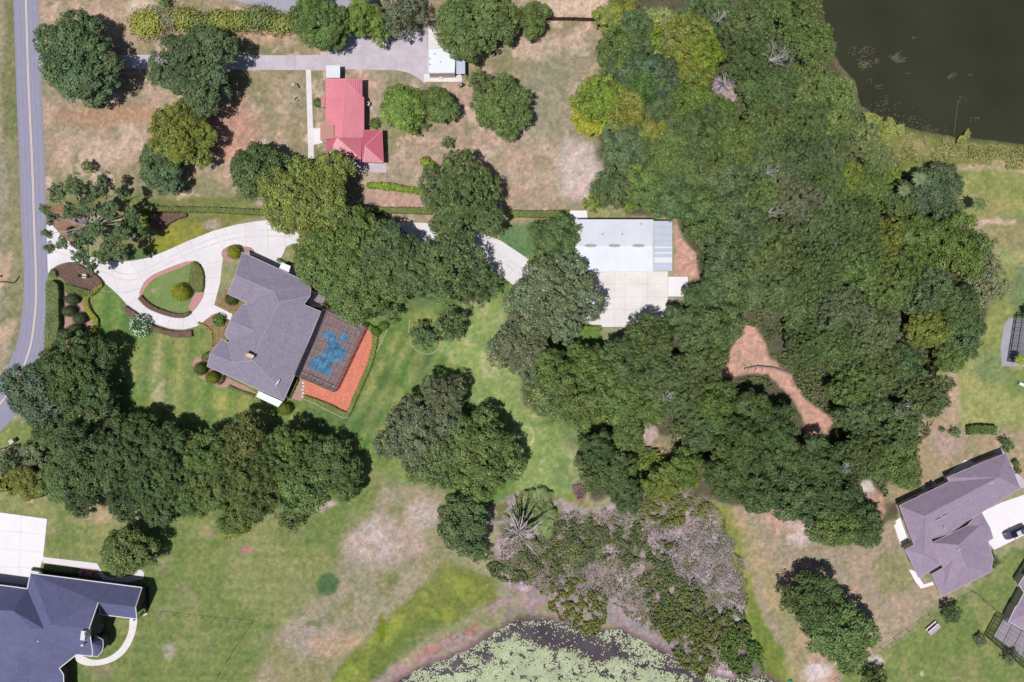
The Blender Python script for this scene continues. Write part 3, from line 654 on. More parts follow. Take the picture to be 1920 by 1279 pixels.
def add_roof(root, V, F, outline, roofm, wallm, inset=.5, gutter='fascia', ridges=(), windows=True, wname='wall', rname='roof', th=.16, capm='ridge_cap', gw=.13, base=0.0):
    Q = {k: P(*v) for k, v in V.items()}
    w = MB()
    for f in F:
        pts = [Q[k] for k in f]
        if not ccw(pts): pts = pts[::-1]
        w.poly(pts)
        w.add([p - Vector((0, 0, th)) for p in pts], [tuple(range(len(pts)))[::-1]])
    o = [Q[k] for k in outline]
    if not ccw(o): o = o[::-1]
    n = len(o)
    for i in range(n):
        a, b = o[i], o[(i + 1) % n]; d = Vector((0, 0, th))
        w.add([a - d, b - d, b, a], [(0, 1, 2, 3)])
    roof = w.build(rname, M[roofm], root)
    if gutter:
        w = MB(); out = offset(o, -gw / 2)
        for i in range(n):
            a, b = out[i], out[(i + 1) % n]
            if (b - a).length > .3: w.beam(a - Vector((0, 0, .07)), b - Vector((0, 0, .07)), gw, .13)
        w.build('gutter', M[gutter], root)
    if ridges:
        w = MB()
        for a, b in ridges: w.beam(Q[a] + Vector((0, 0, .015)), Q[b] + Vector((0, 0, .015)), .17, .05)
        w.v = [(x - root.location.x, y - root.location.y, z - root.location.z) for x, y, z in w.v]
        rc = link(bpy.data.objects.new('ridge_cap', w.mesh('ridge_cap', M[capm]))); rc.parent = roof
    # walls
    ins = offset(o, inset); w = MB()
    for i in range(n):
        a, b = ins[i], ins[(i + 1) % n]
        za, zb = o[i].z - th - .05, o[(i + 1) % n].z - th - .05
        w.add([(a.x, a.y, base), (b.x, b.y, base), (b.x, b.y, zb), (a.x, a.y, za)], [(0, 1, 2, 3)])
    wall = w.build(wname, M[wallm], root)
    if windows:
        k = 0
        for i in range(n):
            a, b = ins[i], ins[(i + 1) % n]; d = Vector((b.x - a.x, b.y - a.y, 0)); l = d.length
            if l < 3.6 or min(o[i].z, o[(i + 1) % n].z) < 2.4: continue
            d.normalize(); ang = math.atan2(d.y, d.x); nrm = Vector((d.y, -d.x, 0)); k += 1
            cnt = 1 if l < 8 else 2
            for c in range(cnt):
                mid = a + d * l * (c + 1) / (cnt + 1); mid = Vector((mid.x, mid.y, 0)) + nrm * .02
                door = (k == 2 and c == 0)
                w = MB(); h = 2.05 if door else 1.1; zc = 1.03 + base if door else 1.45 + base; ww = .95 if door else 1.5
                w.box((mid.x, mid.y, zc), (ww, .1, h), ang)
                f = w.build('door' if door else 'window', M['trim'], root)
                g = MB(); m2 = mid + nrm * .055; g.box((m2.x, m2.y, zc), (ww - .22, .02, h - .24), ang)
                g.v = [(x - root.location.x, y - root.location.y, z - root.location.z) for x, y, z in g.v]
                p = link(bpy.data.objects.new('panel' if door else 'pane', g.mesh('pane', M['wood'] if door else M['glass']))); p.parent = f
    return roof

def blk(root, name, px, py, z, size, ang=0, m='vent'):
    p = P(px, py, z); w = MB(); w.box((p.x, p.y, p.z), size, ang)
    return w.build(name, M[m], root)

# ---- main house
root = thing('house', 'large L-shaped house with a mauve-grey shingle hip roof beside the caged pool', 'house', P(500, 610, 0))
V = dict(A=(454.4, 473.4, 2.9), G0=(442, 516, 4.7), C=(427.8, 551, 2.9), D=(463, 567, 3.2), E=(461, 573, 3.2), R1=(513, 547, 4.8), R2=(523.5, 567, 5.4), R3=(481, 657.5, 5.4), R4=(475.7, 676, 5.3), R5=(514, 716, 4.0),
         H1=(581, 555, 3.7), B=(577, 530, 2.9), B2=(582.5, 543.6, 3.2), N1=(569, 571, 4.0), N2=(600.6, 584.3, 2.9), E1=(552.5, 702, 2.9), SE=(531.5, 750.5, 2.9), U=(389, 686.6, 2.9), S0=(394.6, 662.5, 4.2), T=(417, 636, 3.0), T2=(428, 644, 3.0), X1=(431, 638.5, 3.0),
         V2=(437, 680, 4.3), X=(422.5, 627, 3.0), Gx=(431.8, 601.6, 4.3), K=(457, 571, 3.0), V1=(478.3, 621.5, 4.5))
F = [('A', 'G0', 'R1', 'R2', 'H1', 'B2', 'B'), ('G0', 'C', 'D', 'R1'), ('R1', 'D', 'E', 'V1', 'R2'), ('R2', 'V1', 'R3'), ('R2', 'R3', 'R4', 'R5', 'E1', 'N2', 'N1', 'H1'),
     ('E', 'K', 'Gx', 'V1'), ('Gx', 'X', 'X1', 'V1'), ('V1', 'X1', 'T2', 'V2', 'R4', 'R3'), ('T2', 'T', 'S0', 'V2'), ('S0', 'U', 'SE', 'R5', 'R4', 'V2'), ('R5', 'SE', 'E1')]
add_roof(root, V, F, ['A', 'G0', 'C', 'D', 'E', 'K', 'Gx', 'X', 'X1', 'T2', 'T', 'S0', 'U', 'SE', 'E1', 'N2', 'N1', 'H1', 'B2', 'B'], 'shingle_mauve', 'brick',
         ridges=[('G0', 'R1'), ('R1', 'R2'), ('R2', 'R3'), ('R3', 'R4'), ('R4', 'R5'), ('R5', 'SE'), ('R5', 'E1'), ('R2', 'H1'), ('Gx', 'V1'), ('S0', 'V2'), ('V2', 'R4'), ('T2', 'V2')])
c = blk(root, 'chimney', 469.5, 667, 5.4, (1.75, 1.0, 1.9), -.38, 'brick')
w = MB(); p = P(469.5, 667, 6.4); w.box((p.x, p.y, p.z), (1.5, .75, .12), -.38); w.v = [(x - root.location.x, y - root.location.y, z) for x, y, z in w.v]
o = link(bpy.data.objects.new('chimney_cap', w.mesh('chimney_cap', M['stucco']))); o.parent = c
for a, b in ((519, 719), (522.5, 716)): blk(root, 'vent', a, b, 4.05, (.18, 1.1, .25), -.45, 'trim')

def awning(name, label, corners, z, m, h2=None):
    pts = [P(x, y, z if len(c) == 0 else c[0]) for x, y, *c in corners]
    c0 = sum(pts, Vector()) / len(pts); c0.z = 0
    r = thing(name, label, 'awning', c0)
    w = MB(); w.prism(pts, z - .12, z); w.build('cover', M[m], r)
    for p in offset(pts if ccw(pts) else pts[::-1], .2):
        w = MB(); w.beam((p.x, p.y, 0), (p.x, p.y, z - .12), .09); w.build('post', M['trim'], r)
awning('awning', 'white flat awning on the south eave of the mauve-roofed house', [(485, 733), (530, 753), (521.5, 763.5), (480.5, 744)], 2.5, 'white_roof')
awning('awning', 'white flat awning behind the mauve-roofed house, half under the oaks', [(528, 492), (545, 499), (540, 515), (522, 506)], 2.5, 'white_roof')

# ---- screened pool cage
def cage(label, corners, z, nx, ny, wallsides=(0, 1, 2, 3)):
    c = [P(x, y, z) for x, y in corners]; c0 = sum(c, Vector()) / 4; c0.z = 0
    r = thing('pool_enclosure', label, 'screen enclosure', c0)
    w = MB(); s = MB()
    def g(u, v, zz=z):
        a = c[0].lerp(c[1], u); b = c[3].lerp(c[2], u); p = a.lerp(b, v); p.z = zz; return p
    for i in range(nx + 1): w.beam(g(i / nx, 0), g(i / nx, 1), .03 if 0 < i < nx else .12, .12)
    for j in range(ny + 1): w.beam(g(0, j / ny) + Vector((0, 0, .005)), g(1, j / ny) + Vector((0, 0, .005)), .028 if 0 < j < ny else .12, .1)
    fr = w.build('roof_frame', M['dark_frame'], r)
    s.add([g(0, 0, z + .07), g(1, 0, z + .07), g(1, 1, z + .07), g(0, 1, z + .07)], [(0, 1, 2, 3)]); s.build('roof_screen', M['screen'], r)
    sides = [((0, 0), (1, 0), nx), ((1, 0), (1, 1), ny), ((1, 1), (0, 1), nx), ((0, 1), (0, 0), ny)]
    for k in wallsides:
        (u0, v0), (u1, v1), nn = sides[k]; w = MB()
        for i in range(nn + 1):
            t = i / nn; a = g(u0 + (u1 - u0) * t, v0 + (v1 - v0) * t, 0); b = a.copy(); b.z = z - .06; w.beam(a, b, .08)
        for zz in (.9, .08): w.beam(g(u0, v0, zz), g(u1, v1, zz), .07)
        w.build('wall_frame', M['dark_frame'], r)
        s = MB(); s.add([g(u0, v0, .05), g(u1, v1, .05), g(u1, v1, z - .06), g(u0, v0, z - .06)], [(0, 1, 2, 3)]); s.build('wall_screen', M['screen'], r)
    return r
cage('large dark screen cage over the freeform pool', [(606, 579), (683.5, 612), (625, 735), (552, 703)], 3.0, 5, 8, (0, 1, 2))
cage('small dark screened porch notched into the mauve-grey roof', [(582, 544.5), (612, 557), (603, 576), (570, 571)], 2.85, 2, 2, (0, 1, 2))
slab('pool_deck', [(608, 578), (685, 611), (627, 734), (555, 702)], 'paver_brown', z1=.06)
slab('small_deck', [(583, 545), (612, 558), (602, 580), (572, 566)], 'concrete_old', z1=.06)
def C1(pts): return [(360 + x / 3.761, 450 + y / 3.761) for x, y in pts]
pool_o = catmull(C1([(925, 650), (960, 640), (1000, 655), (1022, 690), (1020, 715), (1050, 735), (1085, 775), (1080, 825), (1035, 855), (1000, 862), (980, 890), (988, 935), (965, 958), (925, 945), (880, 925), (825, 895), (835, 850), (880, 820), (925, 800), (945, 760), (965, 735), (955, 700), (928, 690)]), 3)
pr = thing('swimming_pool', 'freeform blue swimming pool under the screen cage', 'pool', P(615, 665, 0))
w = MB(); w.poly(W(pool_o, .075)); w.build('water', M['pool'], pr)
pp = W(pool_o); pp = pp if ccw(pp) else pp[::-1]; ou = offset(pp, -.28)
def rimmesh(pp, ou, z, m, par, nm='coping'):
    w = MB(); n = len(pp)
    w.add([(p.x, p.y, z) for p in pp] + [(p.x, p.y, z) for p in ou] + [(p.x, p.y, .06) for p in ou], [(i, n + i, n + (i + 1) % n, (i + 1) % n) for i in range(n)] + [(n + i, 2 * n + i, 2 * n + (i + 1) % n, n + (i + 1) % n) for i in range(n)])
    return w.build(nm, M[m], par)
rimmesh(pp, ou, .11, 'coping', pr)
sr = thing('spa', 'small round blue spa at the top right of the pool', 'spa', P(644, 633, 0))
sp_ = W(catmull(C1([(1040, 680), (1055, 662), (1080, 658), (1098, 675), (1098, 700), (1082, 715), (1058, 715), (1042, 700)]), 2)); sp_ = sp_ if ccw(sp_) else sp_[::-1]
w = MB(); w.poly([(p.x, p.y, .16) for p in sp_]); w.build('water', M['pool'], sr); rimmesh(sp_, offset(sp_, -.25), .24, 'coping', sr)

# ---- red roofed house
root = thing('house', 'red metal roofed house beside the upper driveway', 'house', P(648, 225, 0))
V = dict(a=(610.5, 148, 2.8), b=(648, 148, 4.1), c=(678.5, 148, 3.0), d=(678.5, 181, 2.9), e=(682, 183, 2.8), f=(682, 224, 2.8), g=(682, 258, 2.8), h=(642, 258, 4.2), i=(612.5, 258, 2.9), i2=(611, 232, 2.8), m=(646, 182, 4.15))
F = [('a', 'b', 'm', 'h', 'i', 'i2'), ('b', 'c', 'd', 'm'), ('m', 'd', 'e', 'f', 'g', 'h')]
add_roof(root, V, F, ['a', 'b', 'c', 'd', 'e', 'f', 'g', 'h', 'i', 'i2'], 'red_metal', 'stucco', inset=.35, gutter='red_rib', gw=.1, ridges=[('m', 'd'), ('m', 'h'), ('h', 'f')], capm='red_metal')
V = dict(a=(611.5, 258, 2.85), b=(632, 258, 4.0), c=(676, 258, 2.9), d=(676.5, 298, 2.7), e=(612, 297, 2.7))
add_roof(root, V, [('b', 'd', 'e', 'a'), ('b', 'c', 'd')], ['a', 'b', 'c', 'd', 'e'], 'red_metal_shaded', 'stucco', inset=.35, gutter='red_rib', gw=.1, ridges=[('b', 'd')], wname='lower_wall', rname='lower_roof', windows=False, capm='red_metal')
V = dict(a=(682, 244.5, 2.75), b=(716, 244.5, 2.75), c=(718.5, 304.5, 2.7), d=(680, 303, 2.7), e=(678.5, 262, 2.8), t=(684, 274, 3.9))
add_roof(root, V, [('a', 'b', 't'), ('b', 'c', 't'), ('c', 'd', 't'), ('d', 'e', 't'), ('e', 'a', 't')], ['a', 'b', 'c', 'd', 'e'], 'red_metal_shaded', 'stucco', inset=.35, gutter='red_rib', gw=.1, ridges=[('t', 'c'), ('t', 'b')], wname='wing_wall', rname='wing_roof', windows=False, capm='red_metal')
# standing seams, each a raised bar on its slope
w = MB()
def seam(x0, y0, z0, x1, y1, z1):
    a = P(x0, y0, z0) + Vector((0, 0, .02)); b = P(x1, y1, z1) + Vector((0, 0, .02)); w.beam(a, b, .07, .05)
for k in range(1, 28):
    y = 148 + k * 4; t = k * 4 / 110.0
    seam(611 + t * 1.2, y, 2.83 if y < 250 else 2.9, 646 - 4 * t, y, 4.15)
    if y >= 184: seam(645 - 4 * t, y, 4.17, 681.5, y, 2.82)
for k in range(1, 9): x = 648 + k * 3.6; seam(x, 149, 4.1 - k * .12, x, 150 + k * 3.6, 4.12 - k * .13)
for k in range(1, 9): y = 259 + k * 4.2; seam(612, y, 2.85 - k * .012, 633 + k * 4.2, y, 3.98 - k * .125)
for k in range(1, 11): x = 634 + k * 4; seam(x, 259, 3.98 - k * .1, x, 259 + k * 3.6, 3.98 - k * .125)
for k in range(1, 9): y = 276 + k * 3; seam(686 + k * 3.3, y, 3.85 - k * .11, 717.5, y, 2.74)
for k in range(1, 9): y = 272 - k * 3; seam(687 + k * 3.0, y, 3.85 - k * .1, 716.5, y, 2.76)
for k in range(1, 7): x = 683 + k * 5; seam(x, 278 + k * 4.0, 3.75 - k * .16, x, 303, 2.74)
rr0 = [c for c in root.children if c.name.startswith('roof')][0]
w.v = [(x - root.location.x, y - root.location.y, z) for x, y, z in w.v]
o = link(bpy.data.objects.new('standing_seams', w.mesh('standing_seams', M['red_rib']))); o.parent = rr0
def flat_roof(name, label, corners, z, m, wallm='stucco', cat='porch', th=.15, inset=.25, rim=None):
    pts = [P(x, y, z) for x, y in corners]
    if not ccw(pts): pts = pts[::-1]
    c0 = sum(pts, Vector()) / len(pts); c0.z = 0
    r = thing(name, label, cat, c0)
    w = MB(); w.prism(pts, z - th, z); w.build('roof', M[m], r)
    if rim:
        w = MB(); n = len(pts); ii = offset(pts, .12)
        for i in range(n): w.beam(Vector((*ii[i].xy, z + .05)), Vector((*ii[(i + 1) % n].xy, z + .05)), .2, .12)
        w.build('parapet', M[rim], r)
    if wallm:
        w = MB(); q = offset(pts, inset); n = len(q)
        for i in range(n): w.add([(q[i].x, q[i].y, 0), (*q[(i + 1) % n].xy, 0), (*q[(i + 1) % n].xy, z - th - .01), (*q[i].xy, z - th - .01)], [(0, 1, 2, 3)])
        w.build('wall', M[wallm], r)
    else:
        for p in offset(pts, .15):
            w = MB(); w.beam((p.x, p.y, 0), (p.x, p.y, z - th), .12); w.build('post', M['trim'], r)
    return r
flat_roof('front_porch', 'clay-coloured flat porch roof on the west side of the red-roofed house', [(600.5, 234), (626, 234), (626, 259), (600.5, 263)], 3.75, 'clay', None, 'porch')
flat_roof('chimney_block', 'small clay-coloured block against the west wall of the red-roofed house', [(601.5, 180), (609.5, 180), (609.5, 201), (601.5, 201)], 2.2, 'clay', 'brick', 'chimney')
awning('carport_cover', 'white flat cover at the top end of the red-roofed house', [(611.5, 122.5), (637.5, 122.5), (637.5, 146), (611.5, 146)], 2.4, 'white_metal')
# ---- shed
r = flat_roof('shed', 'white flat-roofed shed at the end of the upper driveway', [(802, 90), (855, 90), (853, 137.5), (802, 138)], 3.0, 'white_roof', 'stucco', 'shed', inset=.2, rim='trim')
for a, b in ((815, 101), (826, 116), (805.5, 110), (806, 121)): blk(r, 'vent', a, b, 3.05, (.35, .25, .15))
w = MB()
q = [P(855.5, 97, 3.0), P(872, 96, 2.6), P(872, 138.5, 2.6), P(855.5, 138.5, 3.0)]
w.add([v + Vector((0, 0, -.06)) for v in q], [(0, 1, 2, 3)]); w.add([v + Vector((0, 0, -.14)) for v in q], [(3, 2, 1, 0)]); w.build('side_roof', M['grey_metal'], r)
w = MB(); p = q[1]; s_ = q[2]; w.beam((p.x, p.y, 0), (p.x, p.y, 2.45), .12); w.build('post', M['trim'], r)
w = MB(); w.beam((s_.x, s_.y, 0), (s_.x, s_.y, 2.45), .12); w.build('post', M['trim'], r)

# ---- workshop
root = thing('workshop', 'large pale metal-roofed workshop north of the square parking pad', 'workshop', P(1150, 461, 0))
V = dict(a=(1079, 412.5, 3.9), b=(1223, 412.5, 3.9), c=(1223.5, 461, 5.0), d=(1223, 509, 3.9), e=(1080, 509, 3.9), f=(1079.5, 461, 5.0))
add_roof(root, V, [('a', 'f', 'c', 'b'), ('f', 'e', 'd', 'c')], ['a', 'b', 'c', 'd', 'e', 'f'], 'white_metal', 'stucco', inset=.25, gutter='trim', gw=.14)
w = MB()
for k in range(1, 48):
    x = 1079 + k * 3.05
    w.beam(P(x, 413, 3.93), P(x, 461, 5.03), .045, .05); w.beam(P(x, 461, 5.03), P(x, 508.5, 3.93), .045, .05)
rr0 = [c for c in root.children if c.name.startswith('roof')][0]
w.v = [(x - root.location.x, y - root.location.y, z) for x, y, z in w.v]
o = link(bpy.data.objects.new('roof_ribs', w.mesh('roof_ribs', M['white_metal']))); o.parent = rr0
for x in (1107.5, 1152.5, 1197.5):
    p = P(x, 460.5, 5.08); w = MB()
    w.prism([(p.x + 1.35 * math.cos(t) * (1 if abs(math.cos(t)) < .9 else 1), p.y + .34 * math.sin(t)) for t in np.linspace(0, 2 * math.pi, 19)[:-1]], p.z - .1, p.z + .22, 0, .12)
    w.build('ridge_vent', M['vent'], root)
for x, y in ((1130, 439.5), (1166.5, 439.5), (1202, 420)): blk(root, 'vent_pipe', x, y, 4.65 if y > 430 else 4.2, (.28, .28, .5))
# lean-to of mixed panels
for k, (y0, y1, m) in enumerate([(414, 426, 'grey_metal'), (426, 440, 'grey_metal'), (440, 452, 'grey_metal'), (452, 462, 'grey_metal'), (462, 466, 'white_roof'), (466, 472, 'grey_metal'), (472, 476, 'white_roof'), (476, 482, 'grey_metal'), (482, 493, 'white_roof'), (493, 508, 'grey_metal')]):
    q = [P(1226.5, y0 + .3, 3.7), P(1226.5, y1, 3.7), P(1260.5, y1, 3.05), P(1260.5, y0 + .3, 3.05)]
    w = MB(); w.add(q, [(0, 1, 2, 3)]); w.add([v - Vector((0, 0, .06)) for v in q], [(3, 2, 1, 0)])
    for t in (.33, .66): w.beam(q[0].lerp(q[1], t), q[3].lerp(q[2], t), .05, .04)
    w.build('lean_to_panel', M[m], root)
w = MB(); w.beam(P(1225, 413, 3.85), P(1225, 509, 3.85), .22, .1); w.build('flashing', M['trim'], root)
for y in (416, 446, 476, 506):
    p = P(1259.5, y, 3.0); w = MB(); w.beam((p.x, p.y, 0), (p.x, p.y, 3.0), .14); w.build('lean_to_post', M['trim'], root)

# ---- lower left house
root = thing('house', 'big blue-grey shingled house in the lower left corner', 'house', P(60, 1190, 0))
V = dict(a=(57.7, 1075.7, 3.4), b=(265.3, 1102.6, 3.4), w1=(253.2, 1138.5, 6.2), w0=(183.3, 1129.4, 6.2), c=(256, 1159.8, 3.4), c2=(189.4, 1151.7, 3.4), m1=(166, 1179, 8.2), m0=(97, 1172, 8.4),
         c0=(51.6, 1105, 3.4), v0=(83, 1180, 7.2), q=(56.7, 1179, 7.6), r=(41.5, 1188, 7.4), s=(24.3, 1145.6, 7.2), k=(-90, 1138, 7.2), l=(-90, 1086, 3.4), u=(33.4, 1231, 6.4), kk=(-90, 1230, 5.0), q2=(70.9, 1190, 7.3),
         z1=(110, 1253, 3.8), z2=(118, 1265, 3.4), z3=(122, 1400, 3.4), z4=(-90, 1400, 3.4), y1=(143, 1226.6, 3.5), y2=(172.5, 1230, 3.5), y3=(172.2, 1217.5, 4.6), u2=(33.4, 1259, 6.2))
F = [('a', 'b', 'w1', 'w0', 'm1', 'm0'), ('a', 'm0', 'v0', 'c0'), ('l', 'c0', 'v0', 'q', 'r', 's', 'k'), ('k', 's', 'r', 'u', 'kk'), ('r', 'q', 'q2', 'z1', 'u2', 'u'),
     ('m0', 'm1', 'y3', 'y2', 'y1', 'z1', 'q2', 'q', 'v0'), ('w0', 'w1', 'c', 'c2'), ('u2', 'z1', 'z2', 'z3', 'z4', 'kk', 'u')]
add_roof(root, V, F, ['a', 'c0', 'l', 'k', 'kk', 'z4', 'z3', 'z2', 'z1', 'y1', 'y2', 'y3', 'm1', 'w0', 'c2', 'c', 'w1', 'b'], 'shingle_blue', 'shaded_wall', gutter='trim', gw=.2, inset=.7)
V = dict(t=(172.2, 1205, 5.6), a=(179, 1193, 4.4), b=(192.4, 1200, 3.5), c=(193, 1213, 3.5), d=(190, 1222, 3.5), e=(182, 1231, 3.5), f=(171, 1229, 3.6))
add_roof(root, V, [('t', 'a', 'b'), ('t', 'b', 'c'), ('t', 'c', 'd'), ('t', 'd', 'e'), ('t', 'e', 'f'), ('t', 'f', 'a')], ['a', 'b', 'c', 'd', 'e', 'f'], 'shingle_blue', 'shaded_wall', gutter='trim', gw=.12, rname='bay_roof', wname='bay_wall', windows=False, inset=.4)
ch = blk(root, 'chimney', 160.5, 1188.5, 8.0, (.95, 2.0, 1.9), -.13, 'trim'); blk(root, 'flue', 160.5, 1188.5, 9.0, (.45, .45, .16), 0, 'dark_frame')
for a, b, z in ((37, 1146.5, 6.2), (155.5, 1209, 6.4), (186.5, 1150, 3.9), (72.5, 1202, 6.6)): blk(root, 'vent_pipe', a, b, z, (.5, .4, .7) if a < 160 and a > 100 or a < 50 else (.25, .25, .5), .4, 'trim')
# arcade on the east gable
for k in range(4):
    p = P(263 - k * 2.4, 1110 + k * 14.5, 0); w = MB(); w.cyl((p.x + .9, p.y, 0), .2, 3.1, 10); w.build('column', M['trim'], root)

# ---- lower right house
root = thing('house', 'sprawling mauve-brown hip-roofed house with a white driveway at the lower right', 'house', P(1790, 980, 0))
V = dict(p1=(1686.7, 948.4, 2.9), p2=(1780, 903.6, 2.9), p3=(1776.3, 895.5, 2.7), p4=(1845.4, 866, 2.9), p5=(1886.6, 850.3, 2.9), p6=(1913, 915.7, 2.9), p7=(1843, 959, 2.9), p8=(1810, 979, 3.3), p9=(1781, 1000, 4.2), p10=(1742.4, 1011.4, 3.4), p11=(1764, 1058.7, 3.1), p12=(1723, 1083, 3.1), p13=(1697.6, 1031, 3.1), p14=(1714.5, 1022.3, 3.3),
         Ra=(1872, 895, 5.6), Rb=(1733, 968, 5.8), Rc=(1731, 1040, 4.4))
F = [('p1', 'p2', 'p3', 'p4', 'p5', 'Ra', 'Rb'), ('p5', 'p6', 'Ra'), ('p6', 'p7', 'p8', 'p9', 'p10', 'Rb', 'Ra'), ('p1', 'Rb', 'Rc', 'p13', 'p14'), ('Rc', 'p12', 'p13'), ('Rb', 'p10', 'p11', 'Rc'), ('Rc', 'p11', 'p12')]
add_roof(root, V, F, ['p1', 'p2', 'p3', 'p4', 'p5', 'p6', 'p7', 'p8', 'p9', 'p10', 'p11', 'p12', 'p13', 'p14'], 'shingle_warm', 'stucco', ridges=[], gw=.1)
V = dict(g1=(1838, 957, 2.75), g2=(1856, 990, 2.75), g3=(1862, 1009, 2.75), g4=(1852.6, 1015, 2.75), g5=(1862, 1047, 2.75), g6=(1857.5, 1072, 2.75), g7=(1766.6, 1118, 2.75), g8=(1747.2, 1077, 2.75), g9=(1768.6, 1064.7, 2.75), g10=(1748.4, 1017.5, 2.75), g11=(1814, 986, 2.75),
         Ga=(1797, 1022, 4.9), Gb=(1812, 1064, 5.0), Gc=(1838, 985, 3.6))
F = [('g10', 'Ga', 'Gb', 'g7', 'g8', 'g9'), ('g7', 'Gb', 'g6'), ('g6', 'g5', 'g4', 'g3', 'Ga', 'Gb'), ('g10', 'g11', 'Gc', 'Ga'), ('Ga', 'Gc', 'g2', 'g3'), ('g11', 'g1', 'Gc'), ('g1', 'g2', 'Gc')]
add_roof(root, V, F, ['g1', 'g11', 'g10', 'g9', 'g8', 'g7', 'g6', 'g5', 'g4', 'g3', 'g2'], 'shingle_warm', 'stucco', rname='garage_roof', wname='garage_wall', gw=.1)
for a, b, z, an in ((1801, 934, 5.1, .35), (1818.5, 926, 5.15, .35), (1843, 914, 5.2, .35), (1859.5, 906, 5.25, .35), (1760.5, 974, 5.2, .35), (1772, 967.5, 5.0, .35), (1771.5, 991.5, 4.7, 2.0), (1799, 1030, 4.85, .35), (1802.5, 1045, 4.6, 2.0), (1808, 1057, 4.8, 2.0)):
    blk(root, 'roof_vent', a, b, z + .05, (1.1, .22, .14), an, 'fascia')
# ---- neighbour at the frame edge
root = thing('house', 'mauve roofed house cut off by the right edge at the bottom', 'house', P(1925, 1170, 0))
V = dict(a=(1911, 1096, 2.9), b=(1921, 1111, 2.9), c=(1909, 1135, 2.9), d=(1905, 1138, 2.9), e=(1891.5, 1166, 2.9), f=(2030, 1240, 2.9), g=(2060, 1120, 2.9), h=(1940, 1050, 2.9), t=(1960, 1135, 5.2), t2=(2010, 1165, 5.2))
add_roof(root, V, [('e', 'd', 'c', 'b', 'a', 'h', 't'), ('h', 'g', 't2', 't'), ('g', 'f', 't2'), ('f', 'e', 't', 't2')], ['a', 'b', 'c', 'd', 'e', 'f', 'g', 'h'], 'shingle_warm', 'stucco', gutter='trim', gw=.12)
cage('screened patio beside the house cut off at the bottom right', [(1879, 1161), (1990, 1222), (1962, 1285), (1859, 1199)], 2.6, 6, 3)
cage('pale screened lanai at the right edge beside two small palms', [(1918, 590), (2010, 600), (2000, 690), (1904, 678)], 2.7, 6, 6)

# ================================================================ SMALL BUILT THINGS
def fence(name, label, pts, h, m, step=2.4, rails=(.3, .9), rw=.03, pw=.07, board=False):
    a0 = P(*pts[0]); r = thing(name, label, 'fence', a0)
    w = MB()
    for (x0, y0), (x1, y1) in zip(pts, pts[1:]):
        A = P(x0, y0); B = P(x1, y1); d = B - A; n = max(1, round(d.length / step))
        for i in range(n + 1):
            p = A.lerp(B, i / n); q = MB(); q.beam((p.x, p.y, 0), (p.x, p.y, h), pw); q.build('post', M[m], r)
        if board: w.beam(A + Vector((0, 0, h * .52)), B + Vector((0, 0, h * .52)), .06, h * .92)
        for z in rails: w.beam(A + Vector((0, 0, h * z)), B + Vector((0, 0, h * z)), rw)
    w.build('rails' if not board else 'board_panel', M[m], r)
fence('board_fence', 'dark brown board fence crossing the top yard to the wood', [(1022, 39), (1075, 39), (1128, 41)], 1.7, 'fence_wood', 2.4, (.15, .85), .09, .13, True)
fence('wire_fence', 'thin wire fence crossing the lower left lawn', [(278, 1146), (330, 1151), (380, 1157), (474, 1166), (440, 1216), (398, 1285)], 1.2, 'wire', 3, (.5, 1.0), .03)
fence('wire_fence', 'dark wire fence angling round the garden with the picnic table', [(1545, 1285), (1596, 1258), (1650, 1213), (1700, 1180), (1740, 1152), (1790, 1127), (1823, 1109), (1880, 1158)], 1.3, 'wire', 3, (.5, 1.0), .035)

def rod(name, label, cat, pts, r, m, group=None):
    a = P(*pts[0]); w = MB(); w.tube([P(*p) for p in pts], [r] * len(pts), 6)
    return tag(w.build_at(name, M[m], (a.x, a.y, 0)), label, cat, group)
rod('drain_pipe', 'dark bent pipe lying in the verge left of the road', 'pipe', [(-4, 528, .12), (14, 529, .12), (24, 531, .12), (30, 527, .12), (36, 519, .12)], .12, 'black')
def cone(px, py, label):
    p = P(px, py); r = thing('marker_post', label, 'marker', p)
    w = MB(); w.cyl((p.x, p.y, 0), .28, .06, 12); w.build('base', M['black'], r)
    w = MB(); w.cyl((p.x, p.y, .06), .2, .8, 12, r2=.05); w.build('cone', M['orange'], r)
cone(3, 518, 'orange traffic cone at the left edge beside the pipe')

# gate pillar with lantern
p = P(166, 519); r = thing('gate_pillar', 'white pillar with a lantern beside the driveway mouth', 'pillar', p)
w = MB(); w.box((p.x, p.y, .75), (.75, .75, 1.5)); w.build('pillar', M['trim'], r)
w = MB(); w.box((p.x, p.y, 1.55), (.95, .95, .1)); w.build('cap', M['stucco'], r)
p = P(174, 521); r = thing('street_lamp', 'black lamp post beside the white gate pillar', 'lamp', p)
w = MB(); w.cyl((p.x, p.y, 0), .09, 4.2, 8); w.build('pole', M['black'], r)
w = MB(); w.cyl((p.x, p.y, 4.2), .18, .5, 8, r2=.34); w.build('lantern', M['glass'], r)
w = MB(); w.cyl((p.x, p.y, 4.7), .42, .18, 8, r2=.08); w.build('lamp_cap', M['black'], r)
